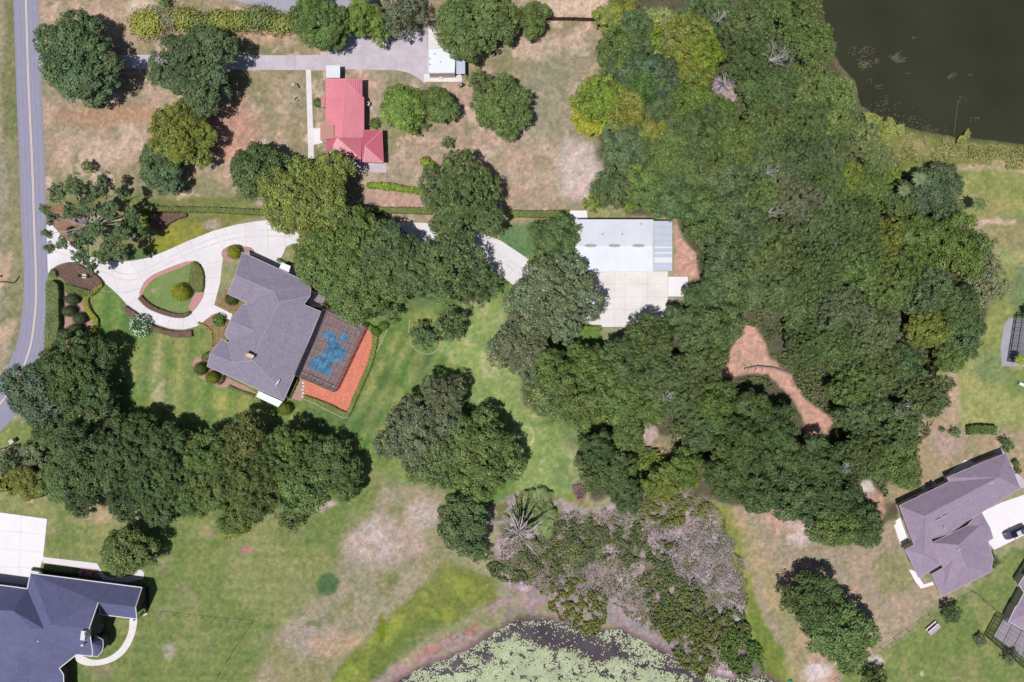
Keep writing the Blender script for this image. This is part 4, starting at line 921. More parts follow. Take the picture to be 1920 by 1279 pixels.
# roadside sign box
p = P(28, 826.5); r = thing('utility_box', 'cream box on a dark stand in the verge at the lower left', 'utility box', p)
w = MB(); w.box((p.x + .1, p.y, .95), (1.0, .9, .9), .6); w.build('cabinet', M['stucco'], r)
w = MB(); w.beam((p.x, p.y, 0), (p.x, p.y, .5), .3); w.build('stand', M['black'], r)
rod('cable_guard', 'dark pole lying across the grass beside the cream box', 'pole', [(-6, 845, .12), (20, 836, .12), (38, 832, .12)], .13, 'black')
rod('marker_stake', 'yellow stake lying in the grass by the road bend', 'stake', [(14, 810, .06), (18.5, 803, .06)], .09, 'yellow')
rod('yellow_stake', 'yellow stake under the palmetto shrub at the lower left', 'stake', [(73, 866, .3), (78, 872, .3)], .1, 'yellow')

def lump(name, label, cat, px, py, r, h, m, group=None, n=9, seed=1):
    rg = random.Random(seed); p = P(px, py); w = MB(); rings = []
    for k, (zz, s) in enumerate(((0, .9), (.45, 1.0), (.8, .7), (1.0, .25))):
        rings.append([(p.x + r * s * (1 + rg.uniform(-.2, .2)) * math.cos(2 * math.pi * i / n), p.y + r * .75 * s * (1 + rg.uniform(-.2, .2)) * math.sin(2 * math.pi * i / n), h * zz) for i in range(n)])
    w.add([v for q in rings for v in q], [(k * n + i, k * n + (i + 1) % n, (k + 1) * n + (i + 1) % n, (k + 1) * n + i) for k in range(3) for i in range(n)] + [tuple(range(3 * n, 4 * n))])
    return tag(w.build_at(name, M[m], (p.x, p.y, 0)), label, cat, group)
lump('boulder', 'cream boulder in the dry grass left of the straight garden path', 'boulder', 550.5, 158.5, .42, .4, 'stucco', seed=3)
rod('log', 'short dark curved log beside the cream boulder', 'log', [(556.5, 156.5, .15), (559.5, 160, .15), (561.5, 165, .15)], .16, 'black')
rod('log', 'dark crooked stick in the dry grass below the cream boulder', 'stick', [(552, 187, .1), (555, 184, .1), (558.5, 182, .12)], .12, 'fence_wood')
lump('stone', 'small dark stone just right of the crooked stick', 'stone', 559, 188, .2, .2, 'fence_wood', seed=5)
for k, (x, y, l) in enumerate([(667, 614, 'pale rock pile in the top right corner of the pool cage, left heap'), (673, 622, 'pale rock heap in the pool cage corner, nearest the red mulch'), (661, 604, 'small pale rock heap along the upper wall of the pool cage')]):
    lump('rock', l, 'rock', x, y, .5, .45, 'rock', 'rocks in the pool cage corner', seed=20 + k)
for k in range(5):
    p = P(568.6 - k * .35 + (k % 2), 718 + k * 6.4); w = MB(); w.cyl((p.x, p.y, .08), .2, .06, 8)
    tag(w.build_at('stepping_stone', M['white_roof'], (p.x, p.y, .08)), ['topmost white stepping stone, right under the corner of the pool cage', 'second white stepping stone from the pool cage', 'middle white stepping stone of the five', 'fourth white stepping stone from the pool cage', 'lowest white stepping stone, nearest the lawn'][k], 'stone', 'row of white stepping stones')

# round bin, tank, grill
p = P(691.5, 197.5); r = thing('cable_reel', 'round grey drum standing beside the red-roofed house', 'drum', p)
w = MB(); w.cyl((p.x, p.y, 0), .4, 1.0, 14); w.build('drum', M['vent'], r); w = MB(); w.cyl((p.x, p.y, 1.0), .46, .08, 14); w.build('lid', M['grey_metal'], r); w = MB(); w.cyl((p.x, p.y, 1.08), .2, .05, 10); w.build('cap', M['black'], r)
p = P(866, 162); r = thing('grill', 'dark grill with a pale lid below the white shed', 'grill', p)
w = MB(); w.box((p.x, p.y, .75), (.95, .6, .45), .5); w.build('body', M['black'], r); w = MB(); w.box((p.x - .15, p.y - .05, 1.02), (.4, .4, .1), .5); w.build('lid', M['vent'], r)
for i in (-1, 1): w = MB(); w.beam((p.x + i * .35, p.y, 0), (p.x + i * .35, p.y, .6), .07); w.build('leg', M['black'], r)
p = P(827, 146.5); r = thing('garden_bench', 'small white bench on the apron below the white shed', 'bench', p)
w = MB(); w.box((p.x, p.y, .45), (.95, .5, .08)); w.build('seat', M['trim'], r); w = MB(); w.box((p.x, p.y + .27, .75), (.95, .06, .5)); w.build('backrest', M['trim'], r)
for i in (-1, 1): w = MB(); w.box((p.x + i * .4, p.y, .2), (.08, .45, .4)); w.build('leg', M['trim'], r)

def patio_chair(px, py, rot, label, cush, fr, group=None, s=1.0):
    p = P(px, py); r = thing('patio_chair', label, 'chair', p, group); r.rotation_euler.z = rot
    def b(n, c, sz, m): w = MB(); w.box((p.x + c[0] * s, p.y + c[1] * s, c[2] * s), [q * s for q in sz]); return w.build(n, M[m], r)
    b('seat', (0, 0, .42), (.62, .6, .12), fr); b('cushion', (0, -.02, .51), (.5, .5, .07), cush); b('backrest', (0, .3, .7), (.62, .08, .6), fr)
    for x in (-.27, .27):
        b('armrest', (x, 0, .66), (.06, .6, .05), fr)
        for y in (-.26, .26): b('leg', (x, y, .2), (.05, .05, .38), fr)
patio_chair(155.5, 1073.5, .1, 'red armchair with blue cushion on the entry mat of the blue-grey house, left one', 'blue_cushion', 'red_paint', 'red armchairs', 1.3)
patio_chair(174, 1075.5, -.1, 'red armchair with blue cushion under the round tree, right one', 'blue_cushion', 'red_paint', 'red armchairs', 1.3)
patio_chair(1737, 909, .4, 'dark patio chair on the north patio of the mauve-brown house, left of two', 'blue_cushion', 'black', 'dark patio chairs', 1.1)
patio_chair(1744, 905.5, .4, 'dark patio chair on the north patio of the mauve-brown house, right of two', 'blue_cushion', 'black', 'dark patio chairs', 1.1)
slab('entry_mat', [(150, 1064), (186, 1068), (184, 1082), (147, 1078)], 'mulch_pink', z1=.06)
p = P(1903, 665)

# picnic table
p = P(1747.5, 1177); r = thing('picnic_table', 'long weathered picnic table with attached benches on the lower right lawn', 'picnic table', p); A_ = math.radians(41)
def pb(n, c, sz, m, dr=0):
    x = c[0] * math.cos(A_) - c[1] * math.sin(A_); y = c[0] * math.sin(A_) + c[1] * math.cos(A_)
    w = MB(); w.box((p.x + x, p.y + y, c[2]), sz, A_ + dr); return w.build(n, M[m], r)
for k in range(4): pb('table_board', (0, -.33 + k * .22, .76), (3.0, .2, .06), 'pale_wood' if k != 1 else 'wood')
for s_ in (-1, 1): pb('bench', (0, s_ * .85, .46), (3.0, .32, .06), 'wood' if s_ < 0 else 'pale_wood')
for s_ in (-1, 1):
    pb('crossbeam', (s_ * 1.25, 0, .40), (.12, 1.9, .1), 'pale_wood')
    for t in (-1, 1): pb('leg', (s_ * 1.25, t * .5, .2), (.1, .12, .4), 'pale_wood')
    for t in (-1, 1): pb('brace', (s_ * 1.1, t * .3, .58), (.09, .1, .3), 'pale_wood')

# parked car
def car():
    p = P(1898.5, 996.5); ang = math.radians(25); r = thing('parked_car', 'slate grey car with a pale painted roof reflection on the white driveway', 'car', p); r.rotation_euler.z = ang
    L_ = Vector((p.x, p.y, 0))
    def loft(name, st, m):
        w = MB(); n = 10; vs = []; fs = []
        for x, hw, z0, z1, sh in st:
            prof = [(-hw, z0), (-hw * 1.0, z0 + (z1 - z0) * .55), (-hw * sh, z1 - .05), (-hw * sh * .75, z1), (0, z1 + .02), (hw * sh * .75, z1), (hw * sh, z1 - .05), (hw, z0 + (z1 - z0) * .55), (hw, z0), (0, z0)]
            vs += [(L_.x + x, L_.y + y, z) for y, z in prof]
        for i in range(len(st) - 1):
            for k in range(n): a = i * n + k; b = i * n + (k + 1) % n; fs.append((a, b, b + n, a + n))
        fs += [tuple(range(n))[::-1], tuple(range((len(st) - 1) * n, len(st) * n))]
        w.add(vs, fs); return w.build(name, M[m], r, smooth=False)
    # front is at -x
    body = loft('body', [(-2.5, .62, .42, .72, .8), (-2.35, .82, .3, .86, .86), (-1.9, .95, .27, .97, .88), (-1.0, .98, .25, 1.05, .9), (.4, .98, .25, 1.06, .92), (1.7, .97, .27, 1.06, .9), (2.3, .88, .32, 1.0, .86), (2.5, .72, .42, .86, .84)], 'car_paint')
    loft('cabin', [(-1.15, .8, 1.0, 1.06, .8), (-.45, .84, 1.02, 1.56, .8), (.6, .85, 1.02, 1.62, .8), (1.5, .83, 1.02, 1.56, .8), (2.15, .76, 1.0, 1.06, .82)], 'car_glass')
    def bx(nm, c, sz, m, par=r): w = MB(); w.box((L_.x + c[0], L_.y + c[1], c[2]), sz); return w.build(nm, M[m], par)
    bx('roof', (.78, 0, 1.645), (1.5, 1.16, .035), 'car_paint'); bx('roof_panel', (.3, -.1, 1.672), (.95, 1.0, .03), 'grey_metal')  # pale slab stands in for light reflected off the car roof
    for s_ in (-1, 1):
        bx('headlight', (-2.36, s_ * .6, .72), (.16, .36, .14), 'chrome'); bx('taillight', (2.42, s_ * .62, .82), (.12, .3, .16), 'red_paint'); bx('mirror', (-.7, s_ * 1.06, 1.08), (.16, .2, .14), 'car_paint')
        for x in (-1.55, 1.5):
            w = MB(); w.tube([(L_.x + x, L_.y + s_ * .74, .34), (L_.x + x, L_.y + s_ * .99, .34)], [.34, .34], 18); wh = w.build('wheel', M['black'], r)
            g = MB(); g.tube([(x, s_ * .985, .34), (x, s_ * 1.0, .34)], [.2, .2], 12); o = link(bpy.data.objects.new('rim', g.mesh('rim', M['vent']))); o.parent = wh
    bx('rear_window', (2.1, 0, 1.2), (.04, 1.1, .2), 'car_glass')
car()
# white thing at right edge lawn
p = P(1914, 720.5); r = thing('lawn_chair', 'white lawn chair at the right edge on the grass', 'chair', p); r.rotation_euler.z = -.35
w = MB(); w.box((p.x, p.y, .35), (1.5, .6, .07)); w.build('seat', M['white_roof'], r)
w = MB(); w.box((p.x - .85, p.y, .6), (.12, .6, .5)); w.build('backrest', M['grey_metal'], r)
for i in (-1, 1): w = MB(); w.beam((p.x + i * .6, p.y, 0), (p.x + i * .6, p.y, .33), .06); w.build('leg', M['white_roof'], r)
lump('bucket', 'teal tub at the bottom edge below the big lower right oak', 'tub', 1481, 1277, .55, .4, 'teal', seed=9)
w = MB(); p = P(1886.5, 1148 + 8); w.box((p.x, p.y, .5), (.95, .9, 1.0), .8); tag(w.build_at('equipment_box', M['stucco'], (p.x, p.y, 0)), 'cream equipment box at the corner of the screened patio, bottom right', 'box')
# ================================================================ VEGETATION
def cards_mesh(name, Pn, Nn, size, tint, mats, extra=None, asp=1.0, rng=None):
    """many small leaf sprays: one rhombic face each"""
    rng = rng or np.random.RandomState(1); n = len(Pn)
    Nn = Nn / (np.linalg.norm(Nn, axis=1, keepdims=True) + 1e-9)
    r = rng.normal(size=(n, 3)); u = np.cross(Nn, r); u /= (np.linalg.norm(u, axis=1, keepdims=True) + 1e-9); v = np.cross(Nn, u)
    s = size[:, None] * .5
    fold = Nn * s * .35
    q = np.stack([Pn - u * s * 1.25, Pn - v * s * .8 * asp + fold, Pn + u * s * 1.25, Pn + v * s * .8 * asp + fold], 1).reshape(-1, 3)
    vs = q; fi = np.arange(n * 4).reshape(-1, 4); mi = np.zeros(n, np.int32)
    tn = np.repeat(tint, 4, 0)
    loops = fi.reshape(-1); starts = np.arange(0, n * 4, 4)
    if extra is not None:                      # (verts, quads)
        ev, ef = extra; b = len(vs); vs = np.concatenate([vs, ev]); ef = np.array(ef) + b
        loops = np.concatenate([loops, ef.reshape(-1)]); starts = np.arange(0, len(loops), 4)
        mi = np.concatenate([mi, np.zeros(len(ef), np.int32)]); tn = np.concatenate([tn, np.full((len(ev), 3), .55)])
    me = bpy.data.meshes.new(name)
    me.vertices.add(len(vs)); me.vertices.foreach_set('co', vs.astype(np.float32).reshape(-1))
    me.loops.add(len(loops)); me.loops.foreach_set('vertex_index', loops.astype(np.int32))
    me.polygons.add(len(starts)); me.polygons.foreach_set('loop_start', starts.astype(np.int32)); me.polygons.foreach_set('material_index', mi)
    me.update(calc_edges=True)
    at = me.attributes.new('tint', 'FLOAT_COLOR', 'POINT')
    at.data.foreach_set('color', np.concatenate([tn, np.ones((len(tn), 1))], 1).astype(np.float32).reshape(-1))
    me.materials.append(mats); return me

def unit(rng, n, up=None):
    d = rng.normal(size=(n, 3)); d /= np.linalg.norm(d, axis=1, keepdims=True)
    if up is not None: d[:, 2] = np.where(d[:, 2] < up, -d[:, 2] * .6, d[:, 2])
    return d

def crown(seed, R, H, leaf=.31, dens=95, cl=(.42, .92), keep=1.0, lobes=None, twig=.012, low=.36, rough=.50):
    rng = np.random.RandomState(seed); L = []
    L.append((rng.uniform(-.1, .1) * R, rng.uniform(-.1, .1) * R, H * .70, R * .5, H * .30))
    n = lobes or int(6 + R * .5)
    for i in range(n):
        a = 2 * math.pi * (i + rng.uniform(-.35, .35)) / n; d = R * rng.uniform(.42, .80); r = R * rng.uniform(.20, .40)
        L.append((d * math.cos(a), d * math.sin(a), H * rng.uniform(.44, .68), r, H * rng.uniform(.22, .34)))
    for i in range(n // 2):
        a = rng.uniform(0, 6.28); d = R * rng.uniform(.2, .45); r = R * rng.uniform(.24, .36)
        L.append((d * math.cos(a), d * math.sin(a), H * rng.uniform(.66, .78), r, H * rng.uniform(.16, .24)))
    L = np.array(L); PP = []; NN = []; SS = []; TT = []
    for k, (x, y, z, r, rz) in enumerate(L):
        area = 2 * math.pi * r * r * 1.25; m = int(area / 1.0 * keep)
        d = unit(rng, m, -.25)
        c = np.array([x, y, z]) + d * np.array([r, r, rz]) * rng.uniform(.86, 1.1, (m, 1))
        # drop clumps swallowed by another lobe
        ok = np.ones(m, bool)
        for j, (a, b, cz, q, qz) in enumerate(L):
            if j != k:
                e = ((c[:, 0] - a) / q) ** 2 + ((c[:, 1] - b) / q) ** 2 + ((c[:, 2] - cz) / qz) ** 2
                ok &= e > .42
        c = c[ok]; d = d[ok]
        hue = rng.uniform(-.08, .08)
        for ci, di in zip(c, d):
            rc = rng.uniform(*cl); nl = int(dens * rc * rc * rng.uniform(.7, 1.2))
            dd = unit(rng, nl, -.45); rr = rc * rng.uniform(.55, 1.12, (nl, 1))
            PP.append(ci + dd * rr * np.array([1, 1, .7])); NN.append(dd * .8 + di * .5 + rng.normal(size=(nl, 3)) * rough + np.array([0, 0, .55]))
            SS.append(leaf * rng.uniform(.7, 1.35, nl))
            b = rng.uniform(.70, 1.30); t = np.array([b * (1 + hue + rng.uniform(-.07, .07)), b, b * (1 - hue)])
            tt_ = t * rng.uniform(.66, 1.34, (nl, 1)); pk = rng.rand(nl) < twig; tt_[pk] = np.array([2.5, 2.1, 3.0]) * rng.uniform(.8, 1.2, (pk.sum(), 1)); TT.append(tt_)
        # inner twiggy foliage, wide sprays
        m2 = int(area * 1.6 * keep)
        dd = unit(rng, m2); PP.append(np.array([x, y, z]) + dd * np.array([r, r, rz]) * rng.uniform(.3, .85, (m2, 1))); NN.append(dd + np.array([0, 0, .8]) + rng.normal(size=(m2, 3)) * .4)
        SS.append(leaf * rng.uniform(1.2, 2.0, m2)); TT.append(np.full((m2, 3), .8) * rng.uniform(.8, 1.1, (m2, 1)))
    PP = np.concatenate(PP); NN = np.concatenate(NN); SS = np.concatenate(SS); TT = np.concatenate(TT)
    me = cards_mesh('crown', PP, NN, SS, TT, M['leaf'], rng=rng)
    # trunk and limbs
    w = MB(); tr = .035 * R + .1
    w.tube([(0, 0, -.1), (.05, .03, H * .14), (0, 0, H * .3)], [tr * 1.35, tr, tr * .85], 8)
    for (x, y, z, r, rz) in L[1:n + 1]:
        k = rng.uniform(.25, .34)
        mid = (x * .45 + rng.uniform(-.3, .3), y * .45 + rng.uniform(-.3, .3), H * .46)
        w.tube([(0, 0, H * k - .3), mid, (x * .8, y * .8, z + rz * .35), (x * 1.05, y * 1.05, z + rz * .9)], [tr * .6, tr * .42, tr * .22, .04], 6)
        for _ in range(3):
            w.tube([(x * .7, y * .7, z), (x + rng.uniform(-1, 1) * r * .8, y + rng.uniform(-1, 1) * r * .8, z + rz * .85)], [tr * .2, .03], 5)
    return me, w.mesh('trunk', M['bark'])

PROTO = {}
def proto(key):
    if key not in PROTO:
        fam, i = key.split('_'); i = int(i)
        a = dict(big=dict(R=9, H=12), mid=dict(R=6, H=10), small=dict(R=3.2, H=6, leaf=.26, cl=(.32, .62), dens=120), thin=dict(twig=.06, R=8, H=10, keep=.46, dens=60, lobes=13, leaf=.28),
                 fine=dict(twig=.04, R=8, H=11, leaf=.27, dens=110, cl=(.34, .74), keep=1.2), tuft=dict(R=6, H=9, leaf=.30, dens=90, cl=(.6, 1.1), keep=.75, lobes=13))[fam]
        PROTO[key] = (crown(100 + i * 7 + len(fam), **a), a['R'], a['H'])
    return PROTO[key]
KIND = dict(dk=(96, 116, 72), green=(106, 126, 66), olive=(128, 136, 60), lime=(132, 150, 56), gray=(112, 122, 86), teal=(90, 110, 78), deep=(88, 107, 60), sage=(98, 117, 68), bright=(130, 152, 68))
cnt = [0]
def tree(px, py, r, kind, h, label, fam=None, group=None, asp=1.0, name='tree', cat='tree', rot=None, kcol=1.0):
    cnt[0] += 1; i = cnt[0]; rg = random.Random(i * 13 + int(px))
    if group == G2: h *= rg.uniform(.74, 1.16); r *= .95
    if group == G3: h *= rg.uniform(.72, 1.12); r *= .88
    k = (CAMZ - h * .66) / CAMZ; Rm = r * S * k
    fam = fam or ('big' if Rm > 7 else 'mid' if Rm > 4.0 else 'small')
    nv = dict(big=4, mid=4, small=3, thin=2, fine=3, tuft=2)[fam]
    (me, tm), R, H = proto(f'{fam}_{i % nv}')
    p = P(px, py, h * .66)
    root = thing(name, label, cat, (p.x, p.y, 0), group)
    root.rotation_euler.z = rg.uniform(0, 6.28) if rot is None else rot
    root.scale = (Rm / R * asp, Rm / R / asp, h / H)
    c = link(bpy.data.objects.new('crown', me)); c.parent = root
    kc = KIND[kind] if isinstance(kind, str) else tuple(v + (sum(kind) / 3 - v) * .10 for q, v in enumerate(kind))
    j = rg.uniform(.92, 1.08); a = C(*kc, k=1.12 * j * kcol); c.color = (a[0] * rg.uniform(.94, 1.06), a[1], a[2] * rg.uniform(.9, 1.1), 1)
    t = link(bpy.data.objects.new('trunk', tm)); t.parent = root
    return root

G1 = 'oaks on the lawns'; G2 = 'trees of the lakeside wood'; G3 = 'trees of the lower left grove'; G4 = 'trees along the top edge'
T = [
 # upper left yard
 (146, 118, 92, 'dk', 10.5, 'huge dark oak overhanging the road at the start of the upper driveway', 'big', G1),
 (364, 126, 84, 'dk', 10, 'broad dark oak straddling the upper driveway left of the red-roofed house', 'big', G1),
 (337, 253, 64, 'olive', 8.5, 'yellow-green round tree in the upper left yard', 'big', G1),
 (300, 317, 50, 'dk', 6.5, 'low dark tree tucked under the yellow-green tree', 'mid', G1),
 (482, 318, 62, 'deep', 9, 'ragged dark oak just above the curve of the main driveway', 'mid', G1),
 (583, 374, 92, (124, 136, 62), 10.5, 'large olive-green oak directly below the red-roofed house', 'big', G1),
 (868, 378, 82, 'sage', 11, 'tall grey-green oak beside the hedge, below the bright fan-shaped tree', 'fine', G1),
 # oak belt over the drive
 (640, 470, 88, 'green', 11, 'dense oak over the driveway, left end of the belt behind the mauve house', 'big', 'oaks over the driveway'),
 (722, 470, 64, 'dk', 10.5, 'dark oak in the middle of the driveway belt', 'mid', 'oaks over the driveway'),
 (850, 500, 78, 'sage', 10.5, 'thin grey-green oak over the driveway with branches showing', 'thin', 'oaks over the driveway'),
 (772, 512, 64, 'sage', 10, 'grey-green oak on the lawn edge between the driveway and the pool hedge', 'fine', 'oaks over the driveway'),
 (662, 545, 62, 'green', 9.5, 'oak leaning over the notch porch of the mauve house', 'mid', 'oaks over the driveway'),
 (590, 490, 50, 'green', 9, 'oak covering the apron beside the garage of the mauve house', 'mid', 'oaks over the driveway'),
 (728, 575, 32, 'sage', 6, 'small grey-green tree at the upper end of the pool hedge', 'small', 'oaks over the driveway'),
 (715, 505, 62, 'green', 10, 'oak filling the belt between drive and covered rear garden', 'mid', 'oaks over the driveway'),
 (895, 530, 50, 'sage', 8, 'light oak at the right end of the driveway belt', 'thin', 'oaks over the driveway'),
 (791, 629, 28, 'dk', 4.5, 'small grey-leaved tree in a ringed bed on the lawn', 'small', G1),
 (850, 609, 37, 'deep', 5.5, 'small round tree right of the grey-leaved one in the ringed bed', 'small', G1),
 (1043, 449, 47, 'sage', 8, 'round grey-green tree touching the west end of the workshop', 'mid', G1),
 (1028, 548, 92, 'gray', 11, 'big mossy grey oak left of the parking pad', 'fine', G1),
 (982, 645, 70, 'gray', 10, 'mossy grey oak leaning over the lawn below the biggest mossy oak', 'fine', G1),
 # small ones near red house
 (755, 198, 44, 'bright', 6.5, 'bright fan-shaped tree right of the red-roofed house', 'tuft', G1),
 (775, 228, 26, 'bright', 5, 'lower bright spray of foliage below the fan-shaped tree', 'small', G1),
 (822, 200, 38, 'green', 6, 'dark rounded tree attached to the fan-shaped one', 'mid', G1),
 (897, 152, 25, 'sage', 5, 'small pale tree below the white shed', 'small', G1),
 (936, 208, 60, 'green', 8, 'round green tree standing alone in the dry yard right of the shed', 'fine', G1),
 (165, 311, 14, 'green', 2.6, 'tiny round shrub in the dry yard near the road', 'small', None),
 (840, 267, 13, 'green', 2, 'small round shrub below the dark rounded tree', 'small', None),
 # top row
 (602, 45, 62, 'green', 9.5, 'dense oak at the top edge left of the driveway court', 'big', G4),
 (680, 32, 38, 'bright', 7.5, 'bright green tree at the top edge above the court', 'mid', G4),
 (712, 62, 25, 'bright', 6, 'small bright tree hanging into the court', 'small', G4),
 (757, 22, 52, 'gray', 9, 'grey mossy tree with bare branches at the top edge', 'thin', G4),
 (882, 38, 84, 'green', 10, 'huge green tree over the upper corner of the white shed', 'big', G4),
 (997, 36, 34, 'green', 6, 'compact green tree at the left end of the board fence', 'mid', G4),
 (308, 4, 12, 'green', 2.5, 'tiny shrub on the top edge of the photo', 'small', None),
 # centre
 (830, 748, 52, 'gray', 9, 'grey mossy oak at the top of the middle lawn clump', 'fine', 'clump in the middle lawn'),
 (783, 815, 76, 'gray', 10.5, 'broad grey mossy oak, left side of the middle lawn clump', 'fine', 'clump in the middle lawn'),
 (832, 850, 68, 'sage', 10, 'grey-green oak in the heart of the middle lawn clump', 'fine', 'clump in the middle lawn'),
 (902, 856, 82, 'green', 10.5, 'dark green oak, right side of the middle lawn clump', 'big', 'clump in the middle lawn'),
 (866, 985, 58, 'dk', 9, 'dark round tree left of the bare dead tree', 'mid', 'clump in the middle lawn'),
 (900, 1035, 24, 'sage', 4, 'low shrubby tree just below the round tree beside the dead tree', 'small', None),
 (1004, 962, 44, (120, 134, 70), 1.6, 'flat yellow-green thicket right of the dead tree', 'mid', None),
 # lower left grove
 (134, 702, 86, 'deep', 11, 'tall dark tree at the road bend, upper one', 'big', G3),
 (66, 735, 72, 'teal', 10, 'bluish dark tree overhanging the road bend', 'mid', G3),
 (180, 775, 60, 'deep', 9.5, 'dark tree right under the tall one at the bend', 'mid', G3),
 (110, 805, 55, 'deep', 9, 'dark tree between the bend and the cream box', 'mid', G3),
 (225, 850, 75, 'deep', 11, 'big dark tree in the centre of the lower left grove', 'big', G3),
 (165, 880, 70, 'deep', 10, 'dark tree left of the grove centre', 'mid', G3),
 (290, 900, 72, 'deep', 10, 'dark tree in the lower middle of the grove', 'big', G3),
 (305, 835, 52, 'deep', 9, 'dark tree on the lawn edge of the grove', 'mid', G3),
 (110, 905, 48, 'green', 7, 'green tree above the left strip of lawn', 'mid', G3),
 (52, 905, 38, 'olive', 5, 'yellow-green shrubby tree in the hedge row at the left edge', 'mid', G3),
 (10, 906, 34, 'olive', 5, 'yellow-green shrubby tree cut by the left edge', 'small', G3),
 (8, 868, 30, 'dk', 5.5, 'dark shrubby tree at the left edge below the cream box', 'small', G3),
 (62, 860, 32, 'gray', 2.8, 'grey palmetto thicket right of the left edge shrub', 'small', None),
 (235, 935, 48, 'deep', 8, 'dark tree at the lower fringe of the grove', 'mid', G3),
 (300, 960, 42, 'dk', 8, 'dark tree above the round tree of the lower left house', 'mid', G3),
 (340, 870, 40, 'deep', 8, 'small dark tree in the shadowed middle of the grove', 'mid', G3),
 (355, 935, 42, 'green', 9, 'green tree on the lower fringe where the grove halves meet', 'mid', G3),
 (500, 880, 44, (108, 124, 64), 11, 'tall fresh crown in the centre of the right half of the grove', 'mid', G3),
 (585, 850, 42, 'deep', 10, 'dark crown at the upper right of the grove near the terracotta corner', 'mid', G3),
 (650, 905, 36, 'green', 8, 'small green tree closing the right tip of the grove', 'mid', G3),
 (420, 880, 42, (112, 124, 62), 11, 'tall olive-tinted crown left of centre in the right half of the grove', 'mid', G3),
 (150, 930, 44, 'deep', 8, 'dark tree at the lower left corner of the grove', 'mid', G3),
 (260, 800, 40, 'deep', 8, 'dark tree on the lawn edge above the grove centre', 'mid', G3),
 (155, 830, 46, 'dk', 11, 'tall dark crown between the road bend and the grove centre', 'mid', G3),
 (395, 850, 55, 'green', 9.5, 'green tree where the two halves of the grove meet', 'mid', G3),
 (455, 830, 62, (110, 122, 60), 10, 'olive-tinted tree at the lawn edge of the grove', 'mid', G3),
 (530, 856, 68, 'green', 10.5, 'broad green tree facing the terracotta bed corner', 'big', G3),
 (620, 880, 66, 'deep', 10, 'dark tree at the right tip of the grove', 'mid', G3),
 (560, 915, 68, 'green', 9.5, 'green tree at the lower right of the grove', 'mid', G3),
 (470, 910, 72, (104, 120, 62), 10, 'green tree in the middle of the right half of the grove', 'big', G3),
 (395, 920, 56, 'green', 9, 'green tree on the lower fringe, right half of the grove', 'mid', G3),
 (450, 960, 48, 'green', 7.5, 'low green tree above the yellow-green shrub', 'mid', G3),
 (436, 985, 30, 'olive', 4.5, 'yellow-green shrub with a pale edging under the grove', 'small', None),
 (545, 965, 36, 'sage', 6, 'grey-green tree at the bottom right fringe of the grove', 'small', G3),
 (237, 1032, 56, 'green', 8, 'round dark green tree beside the blue-grey house', 'mid', G1),
 # lower right
 (1520, 1130, 56, 'deep', 8.5, 'dark upper half of the oak pair in the lower right field', 'mid', 'oak pair in the lower right field'),
 (1580, 1185, 66, 'green', 9, 'green lower half of the oak pair in the lower right field', 'mid', 'oak pair in the lower right field'),
 (1645, 1276, 24, 'deep', 5, 'dark tree cut by the bottom edge near the wire fence', 'small', None),
 (1782, 1151, 21, 'deep', 4, 'round dark shrub right above the picnic table', 'small', None),
 (1863, 1052, 13, 'dk', 3, 'small shrub against the east wall of the mauve-brown garage', 'small', None),
 (1891, 835, 14, 'dk', 3, 'small round tree at the top corner of the mauve-brown house', 'small', None),
 (1905, 868, 8, 'green', 1.6, 'small round bush on the east side of the mauve-brown house, upper of two', 'small', None),
 (1909, 883, 8, 'green', 1.6, 'small round bush on the east side of the mauve-brown house, lower of two', 'small', None),
 (1793, 812, 11, 'green', 2, 'small round bush left of the oblong clipped hedge', 'small', None),
 (1839, 1200, 14, 'gray', 1.6, 'pale flowering bush left of the screened patio corner', 'small', None),
 (1893, 1232, 17, 'gray', 1.8, 'pale flowering bush below the screened patio', 'small', None),
 (1767, 806, 6, 'dk', 1.4, 'tiny dark bush on the sandy edge of the wood', 'small', None),
 # the wood: top
 (1163, 32, 48, 'olive', 9, 'yellowish tree at the top left corner of the wood', 'mid', G2),
 (1158, 92, 46, 'green', 9, 'green tree at the wood edge beside the end of the board fence', 'mid', G2),
 (1198, 62, 44, 'dk', 10, 'dark tree behind the yellowish corner tree of the wood', 'mid', G2),
 (1240, 55, 52, (140, 148, 78), 10.5, 'pale olive tree near the top of the wood', 'mid', G2),
 (1228, 72, 26, 'lime', 10.5, 'small bright yellow-green crown among dark trees near the top', 'small', G2),
 (1300, 70, 50, 'olive', 11, 'olive tree above the bright yellow-green band', 'mid', G2),
 (1320, 96, 40, 'lime', 11, 'bright yellow-green crown in the upper wood, the largest one', 'mid', G2),
 (1275, 118, 36, 'lime', 9, 'bright yellow-green crown just left of and below the largest bright one', 'small', G2),
 (1330, 24, 54, 'dk', 11, 'dark tree at the top edge above the olive tree', 'mid', G2),
 (1404, 40, 58, 'sage', 11.5, 'grey-green tree with bare twigs at the top edge', 'fine', G2),
 (1480, 28, 60, 'green', 11.5, 'green tree at the top edge left of the lake', 'fine', G2),
 (1528, 72, 48, 'green', 10, 'green tree leaning over the lake at the top', 'fine', G2),
 (1455, 100, 46, 'gray', 10, 'pale half-bare tree near the lake inlet', 'thin', G2),
 (1400, 108, 50, 'sage', 11, 'grey-green tree left of the pale half-bare one', 'fine', G2),
 (1180, 130, 52, 'teal', 10.5, 'bluish dark tree on the left edge of the wood', 'mid', G2),
 (1232, 145, 56, 'teal', 11, 'large bluish tree behind the left edge of the wood', 'mid', G2),
 (1205, 165, 40, (90, 124, 58), 10, 'glossy green vine-covered tree in the upper left wood', 'mid', G2),
 (1125, 182, 50, 'lime', 8.5, 'bright yellow-green tree bulging into the dry yard, upper part', 'mid', G2),
